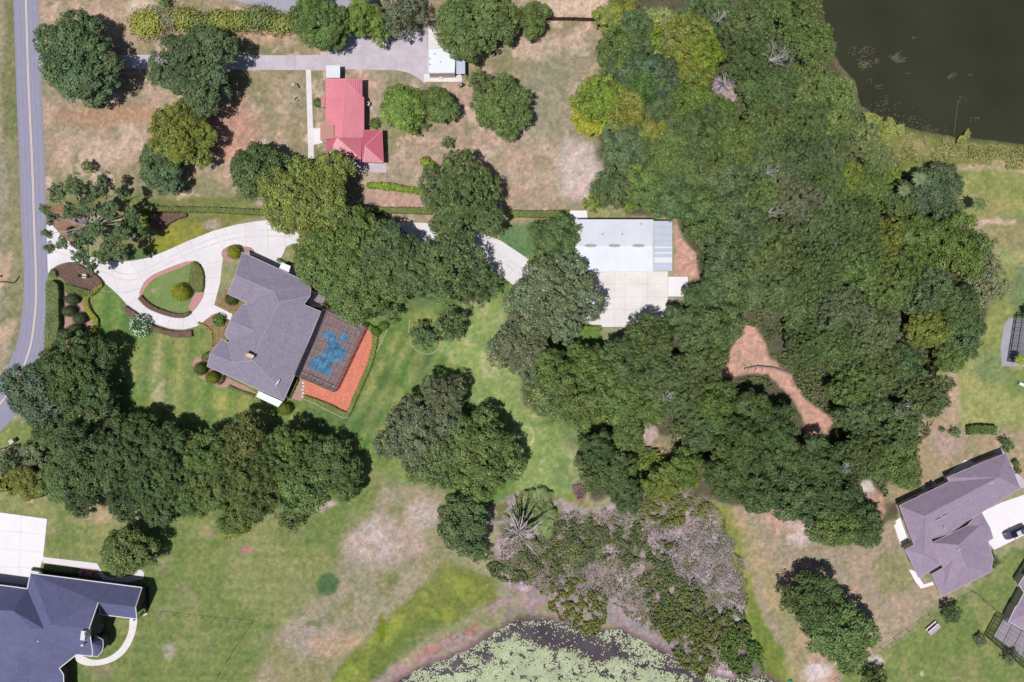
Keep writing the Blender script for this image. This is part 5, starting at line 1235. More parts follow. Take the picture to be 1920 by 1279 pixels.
 (1104, 225, 38, (176, 178, 48), 7.5, 'bright yellow-green tree bulging into the dry yard, lower part', 'mid', G2),
 (1178, 205, 46, 'olive', 10, 'olive tree right of the bright bulging trees', 'mid', G2),
 (1226, 245, 40, 'olive', 9.5, 'yellowish tree at the right end of the bright patch', 'mid', G2),
 (1290, 185, 52, (104, 124, 50), 10.5, 'warm green tree above the ash-grey clearing', 'mid', G2),
 (1300, 140, 40, 'olive', 9, 'olive crown under the largest bright crown', 'mid', G2),
 (1410, 160, 42, 'sage', 9.5, 'grey-green tree right of the ash-grey clearing', 'fine', G2),
 (1460, 165, 50, 'sage', 10.5, 'grey-green tree near the second lakeside bulge', 'fine', G2),
 (1524, 160, 54, 'green', 10.5, 'green tree at the lake edge, second bulge', 'fine', G2),
 (1568, 175, 46, (122, 146, 72), 9.5, 'light green tree with its crown over the lake water', 'fine', G2),
 (1572, 222, 44, (120, 142, 74), 9, 'light green tree at the lake corner', 'fine', G2),
 (1510, 228, 54, 'sage', 11, 'grey-green tree inland of the lake corner', 'fine', G2),
 (1445, 230, 52, 'green', 11, 'green tree in the middle of the upper wood', 'fine', G2),
 (1380, 268, 56, 'green', 11.5, 'broad green tree under the ash-grey clearing', 'fine', G2),
 (1310, 250, 58, 'sage', 11, 'mossy tree lower left of the ash-grey clearing', 'fine', G2),
 (1250, 295, 58, 'green', 11, 'green tree below the bright patch', 'fine', G2),
 (1172, 275, 54, 'dk', 10.5, 'dark tree on the left edge below the bright bulge', 'mid', G2),
 (1142, 352, 46, 'sage', 6.5, 'thin grey-green tree hanging over the workshop roof', 'thin', G2),
 (1112, 378, 22, 'lime', 4, 'bright small tree behind the workshop at its west end', 'small', G2),
 (1180, 385, 16, 'lime', 3.6, 'bright shrub behind the middle of the workshop', 'small', G2),
 (1218, 350, 52, 'green', 10.5, 'green tree above the workshop lean-to', 'mid', G2),
 (1262, 372, 52, 'dk', 11, 'dark tree at the upper right of the workshop', 'mid', G2),
 (1310, 330, 58, 'sage', 11.5, 'grey-green tree upper right of the workshop, second row', 'fine', G2),
 (1370, 340, 56, 'dk', 12, 'dark tree in the middle of the wood', 'mid', G2),
 (1436, 305, 56, 'sage', 12, 'mossy tree with white twigs in the middle of the wood', 'fine', G2),
 (1500, 300, 54, 'dk', 11.5, 'dark tree left of the grassy lake shore', 'fine', G2),
 (1612, 258, 36, (136, 150, 88), 7.5, 'light green tree at the shore corner of the lake', 'fine', G2),
 (1640, 300, 34, (132, 146, 80), 7, 'light green tree between the wood and the shore grass', 'fine', G2),
 (1560, 285, 48, 'sage', 10, 'grey-green tree bordering the shore grass', 'fine', G2),
 (1590, 330, 30, (128, 148, 56), 9, 'bright yellow-green crown near the shore grass', 'mid', G2),
 (1625, 350, 44, 'green', 9, 'green tree on the meadow edge above the gap', 'fine', G2),
 (1560, 360, 52, 'sage', 11, 'grey-green tree right of the wood middle', 'fine', G2),
 (1490, 372, 58, 'gray', 12, 'greyish mossy crown in the middle right of the wood', 'fine', G2),
 (1750, 350, 56, 'teal', 9.5, 'bluish detached tree on the meadow right of the wood', 'mid', G2),
 (1770, 392, 36, 'dk', 8, 'dark tree under the bluish detached one', 'small', G2),
 (1690, 372, 38, 'sage', 8, 'pale palm-like tree left of the bluish detached one', 'fine', G2),
 (1320, 405, 56, 'green', 11.5, 'green tree right of the workshop lean-to', 'mid', G2),
 (1385, 415, 60, 'dk', 12, 'dark tree two rows right of the workshop', 'mid', G2),
 (1440, 455, 58, 'sage', 12, 'mossy crown at the heart of the wood', 'fine', G2),
 (1535, 430, 60, 'sage', 12, 'broad mossy crown right of the heart of the wood', 'fine', G2),
 (1610, 415, 54, 'sage', 11.5, 'grey-green crown above the dark cleft', 'fine', G2),
 (1655, 450, 42, 'olive', 11, 'olive crown left of the dark cleft', 'fine', G2),
 (1715, 440, 50, 'green', 10.5, 'green crown right of the dark cleft', 'mid', G2),
 (1790, 465, 62, (108, 130, 52), 11, 'big fresh green tree near the meadow at the right', 'mid', G2),
 (1705, 485, 36, (108, 132, 56), 10, 'small rounded green crown beside the dark cleft', 'mid', G2),
 (1840, 470, 34, 'dk', 9, 'dark leafy tree at the outer right edge of the wood', 'small', G2),
 (1850, 530, 50, (148, 152, 104), 8.5, 'thin pale tree with light showing through at the right edge', 'thin', G2),
 (1358, 470, 52, 'dk', 11.5, 'dark tree right of the red earth strip', 'mid', G2),
 (1338, 556, 48, 'dk', 11, 'dark tree hanging over the white concrete pad', 'mid', G2),
 (1375, 540, 60, 'dk', 12, 'dark tree right of the white concrete pad, second row', 'mid', G2),
 (1450, 530, 60, 'sage', 12, 'mossy tree above the big brown clearing', 'fine', G2),
 (1520, 505, 56, 'sage', 12, 'grey-green crown above and right of the brown clearing', 'fine', G2),
 (1595, 500, 58, 'green', 12, 'green crown left of the small rounded one', 'mid', G2),
 (1660, 540, 60, (112, 134, 62), 12, 'large smooth green crown in the right of the wood', 'fine', G2),
 (1740, 545, 54, 'dk', 11, 'dark green crown below the cleft', 'mid', G2),
 (1795, 575, 50, 'sage', 10, 'grey-green crown near the right meadow edge', 'fine', G2),
 (1800, 632, 48, 'dk', 9.5, 'dark tree at the lower right end above the lawn', 'mid', G2),
 (1742, 618, 44, (118, 136, 58), 10.5, 'yellow-green crown in the right of the wood', 'mid', G2),
 (1780, 670, 36, 'green', 8.5, 'green tree at the lowest right tip above the sandy edge', 'mid', G2),
 (1292, 610, 48, 'dk', 10.5, 'dark tree at the lower right corner of the parking pad', 'mid', G2),
 (1225, 640, 56, 'sage', 11, 'grey-green tree below the parking pad', 'fine', G2),
 (1340, 610, 56, 'dk', 11.5, 'dark tree at the left rim of the brown clearing', 'mid', G2),
 (1320, 670, 56, 'sage', 11.5, 'mossy tree lower left of the brown clearing', 'fine', G2),
 (1500, 580, 60, 'sage', 12, 'mossy tree at the upper right rim of the brown clearing', 'fine', G2),
 (1575, 575, 56, 'gray', 12, 'greyish mossy tree right of the brown clearing', 'fine', G2),
 (1516, 640, 42, 'sage', 11.5, 'grey-green tree right rim of the brown clearing', 'fine', G2),
 (1560, 655, 58, 'sage', 12, 'grey-green tree between clearing and right edge', 'fine', G2),
 (1640, 620, 58, 'gray', 12, 'wide greyish crown with bare twigs in the right wood', 'fine', G2),
 (1690, 690, 50, 'dk', 11, 'dark crown near the sandy edge on the right', 'mid', G2),
 (1640, 700, 56, 'sage', 11.5, 'mossy crown above the lower arm of the clearing', 'fine', G2),
 (1598, 722, 44, 'green', 11, 'green crown right of the lower arm of the clearing', 'mid', G2),
 (1735, 740, 50, 'sage', 10.5, 'grey-green tree bordering the pale lawn at right', 'fine', G2),
 (1110, 695, 60, 'green', 10, 'green tree at the lawn edge under the parking pad', 'big', G2),
 (1030, 735, 60, (108, 128, 66), 10.5, 'green tree at the outermost left tip of the wood', 'mid', G2),
 (1030, 690, 52, 'green', 10, 'green tree between the mossy oaks and the left tip of the wood', 'mid', G2),
 (1090, 750, 58, 'green', 10, 'green tree above the circle in the grass', 'mid', G2),
 (1155, 745, 54, (112, 134, 58), 10, 'green tree above the pale gap in the lower wood', 'mid', G2),
 (1175, 680, 52, 'dk', 11, 'dark tree between the pad and the lower wood', 'mid', G2),
 (1240, 705, 52, 'sage', 11, 'grey-green tree in the left lower wood', 'fine', G2),
 (1215, 760, 44, 'green', 10, 'green tree directly above the pale gap', 'mid', G2),
 (1285, 745, 54, 'sage', 11.5, 'mossy tree right of the pale gap', 'fine', G2),
 (1340, 752, 48, (104, 128, 60), 11, 'green tree under the left arm of the clearing', 'mid', G2),
 (1408, 768, 50, 'deep', 11.5, 'deep green tree below the clearing', 'mid', G2),
 (1456, 802, 44, 'deep', 11.5, 'deep green tree left of the lower arm of the clearing', 'mid', G2),
 (1330, 800, 56, 'deep', 11.5, 'deep green tree right of the sandy gap', 'mid', G2),
 (1395, 830, 62, 'deep', 12, 'largest deep green tree in the lower wood', 'big', G2),
 (1620, 770, 58, 'sage', 12, 'grey-green crown with white twigs in the lower right wood', 'fine', G2),
 (1680, 790, 54, 'dk', 11.5, 'dark crown in the lower right wood near the sandy edge', 'mid', G2),
 (1616, 846, 50, 'sage', 11, 'grey-green crown below the clearing tip', 'fine', G2),
 (1670, 860, 52, 'green', 10, 'green tree beside the pale sand patch', 'mid', G2),
 (1700, 890, 36, 'green', 7, 'low green tree facing the corner of the mauve-brown house', 'mid', G2),
 (1540, 870, 54, 'deep', 11, 'deep green tree in the lower wood centre', 'mid', G2),
 (1470, 880, 58, 'deep', 11.5, 'deep green tree left of the lower wood centre', 'mid', G2),
 (1360, 885, 52, 'deep', 11, 'deep green tree bordering the scrub', 'mid', G2),
 (1420, 925, 50, 'deep', 10, 'deep green tree on the lower rim beside the scrub', 'mid', G2),
 (1500, 935, 52, 'dk', 10, 'dark tree on the lower rim of the wood', 'mid', G2),
 (1575, 930, 52, 'deep', 10.5, 'deep green tree on the lower right rim', 'mid', G2),
 (1560, 985, 50, 'green', 9, 'green tree at the bottom tip of the wood', 'mid', G2),
 (1620, 990, 46, 'deep', 9, 'deep green tree at the bottom right tip of the wood', 'mid', G2),
 (1120, 835, 34, 'dk', 9, 'dark crown above the dark wood tip near the grass circle', 'mid', G2),
 (1140, 880, 56, 'deep', 10, 'dark tree right beside the small red debris patch', 'mid', G2),
 (1180, 810, 38, 'green', 8, 'green crown at the left of the pale gap', 'mid', G2),
 (1175, 925, 42, 'deep', 9, 'dark tree on the lower left rim above the scrub', 'mid', G2),
 (1238, 905, 36, (122, 140, 54), 7, 'yellow-green tree between the dark tip and the deep green trees', 'mid', G2),
 (1280, 880, 40, (118, 138, 56), 8, 'green crown under the sandy gap', 'mid', G2),
 (1620, 455, 50, 'sage', 12, 'mossy crown upper left of the olive crown', 'fine', G2),
 (1420, 375, 50, 'green', 12, 'green crown left of the greyish mossy crown', 'mid', G2),
 (1240, 205, 40, 'dk', 10.5, 'dark crown between the bright patches', 'mid', G2),
 (1345, 210, 34, (104, 124, 54), 9.5, 'warm green crown touching the ash-grey clearing', 'mid', G2),
]
for row in T:
    px, py, r, kind, h, label, fam, grp = row
    tree(px, py, r, kind, h, label, fam, grp)

# the half-bare street tree by the driveway mouth
def half_bare(px, py):
    rng = np.random.RandomState(77); p = P(px, py, 0)
    r = thing('tree', 'half-bare spreading oak over the driveway mouth with grey limbs showing', 'tree', p, G1)
    w = MB(); w.tube([(p.x, p.y, -.1), (p.x + .1, p.y, 1.8), (p.x, p.y, 3)], [.5, .42, .36], 9)
    PP = []; NN = []; SS = []; TT = []
    # (end px, end py, height, leafy radius)
    ends = [(140, 345, 8, 2.3), (192, 340, 7, 1.3), (228, 362, 7, 1.5), (108, 362, 7, 2.2), (98, 408, 7, 1.6), (160, 385, 9, 2.6), (205, 395, 9, 2.6), (250, 425, 7, 2.6), (265, 440, 6, 1.4), (225, 440, 9, 2.6),
            (175, 430, 9.5, 2.4), (150, 445, 8, 2.2), (115, 455, 7, 1.5), (95, 465, 6.5, 1.2), (150, 480, 7.5, 2.2), (190, 480, 7, 2.2), (170, 500, 6, 1.5), (225, 475, 8, 2.2), (130, 400, 8, 1.8), (205, 455, 9, 2), (182, 362, 8, 1.6), (84, 392, 6, 1.1), (245, 400, 7, 1.6), (90, 440, 6, 1.0)]
    for ex, ey, z, lr in ends:
        e = P(ex, ey, z); m = Vector((p.x, p.y, 2.6)).lerp(e, .5) + Vector((rng.uniform(-.8, .8), rng.uniform(-.8, .8), 1.2))
        w.tube([(p.x, p.y, 2.4), Vector((p.x, p.y, 2.6)).lerp(m, .5) + Vector((0, 0, .4)), m, m.lerp(e, .6) + Vector((rng.uniform(-.4, .4), rng.uniform(-.4, .4), .3)), e], [.2, .15, .11, .06, .03], 7)
        for _ in range(5):
            q = m.lerp(e, rng.uniform(.3, 1)); w.tube([q, q + Vector((rng.uniform(-1, 1) * lr, rng.uniform(-1, 1) * lr, rng.uniform(.1, 1)))], [.06, .02], 5)
        for c in range(int(10 + lr * lr * 6.5)):
            d = unit(rng, 1)[0]; c0 = np.array(e) + d * np.array([lr, lr, .9]) * rng.uniform(.3, 1); rc = rng.uniform(.28, .6); n = int(130 * rc * rc)
            dd = unit(rng, n, -.4); PP.append(c0 + dd * rc * rng.uniform(.5, 1.1, (n, 1)) * np.array([1, 1, .6])); NN.append(dd + np.array([0, 0, .9]) + rng.normal(size=(n, 3)) * .3)
            SS.append(rng.uniform(.22, .4, n)); b = rng.uniform(.8, 1.2); TT.append(np.full((n, 3), b) * rng.uniform(.85, 1.15, (n, 1)))
    w.build('trunk', M['deadwood'], r)
    PP = np.concatenate(PP) - np.array([p.x, p.y, 0]); me = cards_mesh('crown', PP, np.concatenate(NN), np.concatenate(SS), np.concatenate(TT), M['leaf'], rng=rng)
    c = link(bpy.data.objects.new('crown', me)); c.parent = r; c.color = (*C(*KIND['dk'], k=1.08), 1)
half_bare(178, 428)

# dead tree
def dead(px, py):
    rg = random.Random(5); p = P(px, py, 0); r = thing('dead_tree', 'bare dead tree with grey radiating branches at the scrub edge', 'dead tree', p)
    w = MB(); w.tube([(p.x, p.y, -.1), (p.x, p.y, 3.5), (p.x + .1, p.y, 5)], [.42, .34, .2], 8); w.build('trunk', M['deadwood'], r)
    for ex, ey, z in [(952, 957, 7), (943, 973, 7), (962, 962, 8), (968, 950, 6.5), (982, 958, 8), (990, 975, 8), (1010, 985, 7.5), (1002, 990, 6.5), (985, 1005, 7), (988, 1025, 6), (1005, 1040, 5), (1012, 1048, 4), (965, 1010, 6), (950, 1015, 6), (930, 1028, 5), (938, 998, 6.5), (945, 990, 7.5), (976, 968, 9), (960, 980, 9), (1030, 968, 5), (1020, 975, 5), (955, 945, 5), (1000, 962, 6), (935, 985, 5), (940, 1012, 4.5), (978, 1030, 4.5), (998, 1022, 5), (985, 940, 5), (1012, 1000, 5)]:
        e = P(ex, ey, z); s = Vector((p.x, p.y, rg.uniform(2.5, 4.5))); m = s.lerp(e, .5) + Vector((rg.uniform(-.4, .4), rg.uniform(-.4, .4), rg.uniform(.2, .9)))
        w = MB(); w.tube([s, m, e], [.22, .16, .06], 6)
        for _ in range(3):
            q = m.lerp(e, rg.uniform(0, .7)); w.tube([q, q + Vector((rg.uniform(-1.2, 1.2), rg.uniform(-1.2, 1.2), rg.uniform(.2, 1.1)))], [.05, .018], 5)
        w.build('branch', M['deadwood' if len(r.children) % 2 else 'bark'], r)
dead(972, 990)

def palm(px, py, r, h, kind, label, n=16, group=None):
    p = P(px, py, 0); root = thing('palm', label, 'palm', p, group); rg = random.Random(int(px)); rm = r * S
    w = MB(); w.tube([(p.x, p.y, -.05), (p.x + .05, p.y, h * .5), (p.x, p.y, h)], [.22, .16, .17], 8); w.build('trunk', M['bark'], root)
    PP = []; NN = []; SS = []; TT = []
    V_ = []; F_ = []
    for k in range(n):
        a = 2 * math.pi * k / n + rg.uniform(-.15, .15); up = rg.uniform(.1, .9); l = rm * rg.uniform(.8, 1.1)
        pv = None
        for s in range(7):
            t = s / 6; x = l * t; z = h + up * l * .5 * math.sin(t * 2.2) - t * t * l * .45; wd = .34 * math.sin(math.pi * min(.97, t * .9 + .08)) * max(.5, rm / 2.2)
            c = (x * math.cos(a), x * math.sin(a), z); o = (-math.sin(a) * wd, math.cos(a) * wd)
            cur = [(c[0] + o[0], c[1] + o[1], z - wd * .35), c, (c[0] - o[0], c[1] - o[1], z - wd * .35)]
            b = len(V_); V_ += cur
            if s: F_ += [(b - 3, b, b + 1, b - 2), (b - 2, b + 1, b + 2, b - 1)]
    me = cards_mesh('crown', np.zeros((1, 3)) + [0, 0, h], np.array([[0, 0, 1.]]), np.array([.3]), np.ones((1, 3)), M['leaf'], extra=(np.array(V_), F_))
    at = me.attributes['tint']; at.data.foreach_set('color', np.tile([1, 1, 1, 1], len(me.vertices)).astype(np.float32))
    c = link(bpy.data.objects.new('crown', me)); c.parent = root; c.color = (*C(*KIND[kind], k=1.2), 1)
palm(1896, 674, 13, 3.2, 'lime', 'small yellow-green palm at the lower corner of the pale screened lanai')
palm(1915, 586, 13, 3.2, 'lime', 'small yellow-green palm at the upper corner of the pale screened lanai')
palm(690, 22, 18, 6.5, 'sage', 'pale palm among the trees at the top edge above the court', 20)
palm(106, 515, 11, 1.4, 'deep', 'small dark palm at the end of the roadside hedge', 14)
palm(1684, 350, 16, 8.2, 'gray', 'pale silvery palm crown in the upper right wood', 18)
palm(1653, 372, 13, 9.0, 'gray', 'second silvery palm crown lower left of the other one in the upper right wood', 18)
palm(1803, 392, 14, 6, 'sage', 'pale palm at the right foot of the bluish detached tree', 18)

# ---------------- clipped hedges and shrubs
def inpoly(poly, x, y): return sdist(poly, x, y) > 0
def hedge(outline, h, col, label, leaf=None, dens=34, name='hedge', cat='hedge', group=None, bumpy=.06, seed=1, kk=1.15, z0=0.0, round_=.12):
    leaf = leaf or (.12 if col == BUR else .17)
    if col == BUR: dens = 60
    pts = W(outline)
    if not ccw(pts): pts = pts[::-1]
    c0 = sum(pts, Vector()) / len(pts); rng = np.random.RandomState(seed + int(abs(c0.x * 7)))
    po = [(q.x, q.y) for q in pts]; xs = [q[0] for q in po]; ys = [q[1] for q in po]
    A = abs(sum(po[i][0] * po[(i + 1) % len(po)][1] - po[(i + 1) % len(po)][0] * po[i][1] for i in range(len(po)))) / 2
    bb = (max(xs) - min(xs)) * (max(ys) - min(ys)); n = int(min(60000, dens * bb))
    x = rng.uniform(min(xs), max(xs), n); y = rng.uniform(min(ys), max(ys), n); sd = sdist(po, x, y); k = sd > -.02; x, y, sd = x[k], y[k], sd[k]
    ztop = z0 + h - round_ * np.exp(-sd / .15) + (vnoise(x + 500, y + 500, .9, 5) - .5) * bumpy * 4
    PP = [np.stack([x, y, ztop], -1)]; m = len(x); NN = [np.stack([np.zeros(m), np.zeros(m), np.ones(m) * 1.5], -1) + rng.normal(size=(m, 3)) * .45]
    for i in range(len(po)):
        a = np.array(po[i]); b = np.array(po[(i + 1) % len(po)]); l = np.linalg.norm(b - a); m = int(l * h * dens * .8)
        if m < 1: continue
        t = rng.rand(m); z = rng.rand(m) * h; q = a + (b - a) * t[:, None]; nr = np.array([(b - a)[1], -(b - a)[0]]) / (l + 1e-9)
        PP.append(np.column_stack([q + nr * rng.uniform(-.08, .05, (m, 1)), z0 + z])); NN.append(np.column_stack([np.tile(nr * 1.4, (m, 1)), np.full(m, .3)]) + rng.normal(size=(m, 3)) * .45)
    PP = np.concatenate(PP); NN = np.concatenate(NN); n = len(PP)
    TT = np.full((n, 3), 1.) * rng.uniform(.8, 1.2, (n, 1)); TT[:, 0] *= rng.uniform(.9, 1.12, n)
    core = MB(); ins = offset(pts, .10); core.prism(ins, z0, z0 + h - .12)
    ev = np.array(core.v); ef = [f if len(f) == 4 else (f[0], f[1], f[2], f[2]) for f in core.f]
    # quads only: triangles of the lid become slim quads
    ev2 = list(map(tuple, ev)); ef2 = []
    for f in core.f:
        if len(f) == 4: ef2.append(f)
        else:
            mid = tuple((np.array(ev2[f[0]]) + np.array(ev2[f[2]])) / 2); ev2.append(mid); ef2.append((f[0], f[1], f[2], len(ev2) - 1))
    off = np.array([c0.x, c0.y, 0])
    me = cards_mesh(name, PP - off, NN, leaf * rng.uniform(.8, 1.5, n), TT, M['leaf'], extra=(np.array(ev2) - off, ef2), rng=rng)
    o = link(bpy.data.objects.new(name, me)); o.location = (c0.x, c0.y, 0); o.color = (*C(*col, k=kk), 1)
    return tag(o, label, cat, group)
BUR = (138, 108, 94); HG = (124, 136, 70); YG = (160, 166, 62)
hedge(ribbon([(255, 393), (330, 394), (420, 396), (505, 401)], 9.5), 1.3, HG, 'long clipped hedge between the top yard and the planting strip')
hedge(ribbon([(690, 396), (750, 396), (812, 398)], 11), 1.3, HG, 'clipped hedge stretch between the big olive oak and the tall grey-green oak')
hedge(ribbon([(950, 402), (1010, 403), (1066, 402)], 12), 1.3, HG, 'clipped hedge stretch ending at the workshop corner')
hedge(ribbon([(690, 349), (725, 351), (760, 356), (795, 361)], [9, 12, 9, 12]), 1.2, (136, 158, 54), 'loose bright hedge below the red-roofed house patio', bumpy=.2, leaf=.25)
hedge(ribbon([(1067, 615), (1095, 616), (1126, 616)], 9), 1.1, (120, 148, 60), 'short clipped hedge at the lower left corner of the parking pad')
hedge(catmull([(106, 528), (116, 534), (119, 560), (118, 585), (119, 610), (114, 635), (104, 655), (92, 660), (93, 620), (95, 580), (94, 540), (97, 528)], 2), 1.7, (124, 138, 78), 'tall clipped roadside hedge left of the topiary cushions')
hedge(catmull([(124, 532), (145, 538), (165, 543), (179, 547), (174, 554), (158, 557), (138, 555), (128, 550)], 2), .9, (122, 136, 72), 'triangular low clipped hedge under the burgundy bed')
hedge(ribbon([(194, 533), (180, 546), (166, 556), (164, 568), (170, 585), (182, 602), (179, 616), (168, 630), (160, 642)], [5, 8, 10, 10, 10, 10, 10, 9, 7]), .8, YG, 'yellow-green curved low hedge along the front lawn')
hedge(catmull([(96, 512), (108, 500), (128, 493), (145, 495), (160, 502), (178, 512), (196, 531), (185, 541), (182, 545), (160, 541), (130, 532), (118, 522)], 2), .75, BUR, 'large flat burgundy groundcover bed at the driveway mouth')
hedge(catmull([(283, 403), (300, 400), (330, 400), (352, 402), (352, 407), (335, 412), (320, 420), (307, 431), (295, 429), (284, 424), (288, 412)], 1), .8, BUR, 'burgundy clipped wedge in the planting strip above the driveway')
hedge(ribbon([(235, 577), (252, 590), (266, 604), (285, 614), (310, 622), (335, 627), (362, 625)], [8, 13, 12, 9, 9, 12, 12]), .75, BUR, 'burgundy curved hedge outside the driveway loop')
hedge(ribbon([(264, 557), (280, 573), (300, 583), (325, 591), (345, 592), (358, 586)], [9, 10, 9, 8, 8, 5]), .75, BUR, 'burgundy curved hedge on the island edge', z0=.05)
hedge(catmull([(364, 491), (376, 498), (383, 513), (384, 530), (381, 547), (366, 544), (356, 528), (359, 510), (361, 498)], 2), .7, (126, 134, 66), 'green crescent hedge on the driveway island', z0=.05)
hedge(catmull([(262, 408), (280, 404), (282, 412), (278, 420), (240, 420), (232, 414)], 2), 1.0, (128, 142, 46), 'small green hedge left of the burgundy wedge')
hedge(ribbon([(692, 612), (703, 626), (703, 648), (693, 685), (681, 712), (668, 742), (655, 772), (648, 776), (620, 762), (592, 750), (571, 743)], [10, 10, 9, 9, 9, 9, 8, 8, 7, 6, 5]), .7, (134, 146, 66), 'green hedge hugging the terracotta mulch bed')
hedge(ribbon([(612, 573), (640, 588), (668, 601), (697, 613)], 4), .7, (100, 126, 54), 'thin clipped hedge along the top side of the pool cage')
hedge(ribbon([(662, 577), (680, 582), (694, 589), (697, 595), (690, 596), (672, 588)], 5), .8, (108, 134, 52), 'hooked clipped hedge above the pool cage')
hedge(ribbon([(559, 711), (549, 733), (541, 747)], 6), .8, (96, 120, 48), 'narrow hedge between the house end and the brown bed')
hedge(ribbon([(430, 724), (450, 733), (478, 742)], 5), .6, (112, 136, 62), 'low hedge along the south wall of the mauve house')
hedge(ribbon([(1810, 806), (1835, 804), (1861, 806)], 16), 1.4, (96, 120, 56), 'oblong clipped hedge on the lawn above the mauve-brown house', bumpy=.25, leaf=.26)
hedge(ribbon([(0, 905), (40, 912), (90, 920)], 16), 2.2, (124, 136, 54), 'rough hedge row along the top of the lower left lawn', bumpy=.4, leaf=.32)
hedge(ribbon([(372, 605), (392, 616), (398, 628), (399, 650)], 3.5), .5, YG, 'thin yellow-green edging hedge along the lower front bed')
hedge(ribbon([(521, 487), (531, 492), (548, 500)], 6), .8, (128, 146, 50), 'short bright hedge behind the garage of the mauve house')
hedge(ribbon([(552, 460), (560, 470), (566, 480)], 11), .8, (104, 130, 52), 'small hedge beside the oaks at the garage court')
hedge(ribbon([(276, 1100), (279, 1125), (275, 1148)], 3.5), .5, (70, 60, 56), 'narrow dark hedge along the east arcade of the blue-grey house')
hedge(ribbon([(62, 1066), (100, 1072), (146, 1078)], 5), .7, (64, 84, 50), 'low dark hedge under the north eave of the blue-grey house')

def shrub(px, py, r, h, col, label, name='shrub', cat='shrub', group=None, leaf=.16, ry=None, rot=0.0, bump=.05, dens=60, kk=1.15):
    p = P(px, py, h * .5); R0 = r * S; ry = (ry or r) * S; rng = np.random.RandomState(int(px * 3 + py))
    n = int(dens * 2.2 * 3.1416 * R0 * max(ry, h * .5)) + 60; d = unit(rng, n, -.35)
    b = 1 + (rng.rand(n) - .5) * bump * 4
    PP = d * np.array([R0, ry, h * .55]) * b[:, None] + np.array([0, 0, h * .45]); PP[:, 2] = np.maximum(PP[:, 2], .02)
    NN = d / np.array([R0, ry, h * .55]) ; NN /= np.linalg.norm(NN, axis=1, keepdims=True); NN = NN * 1.4 + rng.normal(size=(n, 3)) * .4
    w = MB(); m = 10
    rings = [[(R0 * s * .9 * math.cos(2 * math.pi * k / m), ry * s * .9 * math.sin(2 * math.pi * k / m), z * h) for k in range(m)] for z, s in ((0, .7), (.35, 1), (.65, .88), (.88, .5), (.94, .06))]
    ev = np.array([v for q in rings for v in q]); ef = [(a * m + k, a * m + (k + 1) % m, (a + 1) * m + (k + 1) % m, (a + 1) * m + k) for a in range(4) for k in range(m)]
    T_ = np.ones((n, 3)) * rng.uniform(.8, 1.2, (n, 1))
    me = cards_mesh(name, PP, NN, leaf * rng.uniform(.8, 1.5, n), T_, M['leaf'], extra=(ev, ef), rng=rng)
    o = link(bpy.data.objects.new(name, me)); o.location = (p.x, p.y, 0); o.rotation_euler.z = rot; o.color = (*C(*col, k=kk), 1)
    return tag(o, label, cat, group)
TB = (88, 104, 74); GT = 'clipped topiary cushions in the roadside bed'
for x, y, l in ((135, 561, 'topmost dark clipped cushion of the roadside bed'), (129, 583.5, 'second clipped cushion from the top in the roadside bed'), (149, 597, 'third clipped cushion, set to the right, in the roadside bed'), (142, 617, 'fourth clipped cushion in the roadside bed, right of the lowest'), (121, 627, 'lowest and leftmost clipped cushion of the roadside bed')):
    shrub(x, y, 13.5, 2.5, TB, l, 'topiary', 'topiary', GT, ry=11, leaf=.13)
shrub(339, 548, 17, 2.8, (170, 172, 48), 'big bright lime topiary ball on the driveway island', 'topiary', 'topiary', ry=16, leaf=.15)
shrub(439, 473, 13, 2.2, (160, 166, 52), 'lime topiary ball at the garage corner of the mauve house', 'topiary', 'topiary')
shrub(376, 692, 12.5, 2.4, (100, 118, 44), 'green topiary ball west of the mauve house, upper of the pair', 'topiary', 'topiary', leaf=.14)
shrub(398, 708.5, 12.5, 2.2, (128, 140, 38), 'yellower topiary ball west of the mauve house, lower of the pair', 'topiary', 'topiary', leaf=.14)
shrub(415, 713, 5, 1.0, (112, 104, 70), 'narrow brown-green clipped block beside the topiary pair', 'topiary', 'topiary', ry=10, rot=-.6, leaf=.13)
shrub(534, 767, 14, 2.2, (120, 134, 40), 'round green shrub at the south-east corner of the mauve house', ry=12)
shrub(705, 621, 10, 1.3, (98, 124, 48), 'oval clipped bush beside the terracotta bed, lower of two', ry=8, rot=-.7)
shrub(719, 611, 10, 1.3, (104, 128, 50), 'oval clipped bush near the terracotta bed, upper of two', ry=8, rot=.3)
shrub(434, 561, 10, 1.4, (84, 98, 44), 'dark rounded shrub in the upper front bed', bump=.2, leaf=.24)
shrub(411, 600, 10, 1.3, (98, 130, 66), 'green rounded shrub in the lower front bed', bump=.2, leaf=.24)
shrub(388, 668, 11, .9, (116, 130, 72), 'flat green shrub above the topiary pair', ry=7, rot=.5)
shrub(798, 303, 8, 1.2, (148, 160, 60), 'bright small bush in the yard left of three near the tall oak', bump=.2, leaf=.25)
shrub(809, 313, 9, 1.3, (146, 160, 62), 'bright small bush in the yard, lowest of three near the tall oak', bump=.2, leaf=.25)
shrub(841, 305, 8, 1.2, (140, 154, 60), 'bright small bush in the yard, right one of three near the tall oak', bump=.2, leaf=.25)
shrub(703, 232, 8, 1.0, (110, 126, 60), 'low bush by the east wall of the red-roofed house', bump=.25, leaf=.25)
shrub(596, 193, 7, 1.0, (104, 118, 58), 'low bush by the west wall of the red-roofed house', bump=.25, leaf=.25)
shrub(182, 197, 12, 1.2, (104, 116, 50), 'low clipped bush at the lower rim of the huge roadside oak', ry=6, leaf=.16)
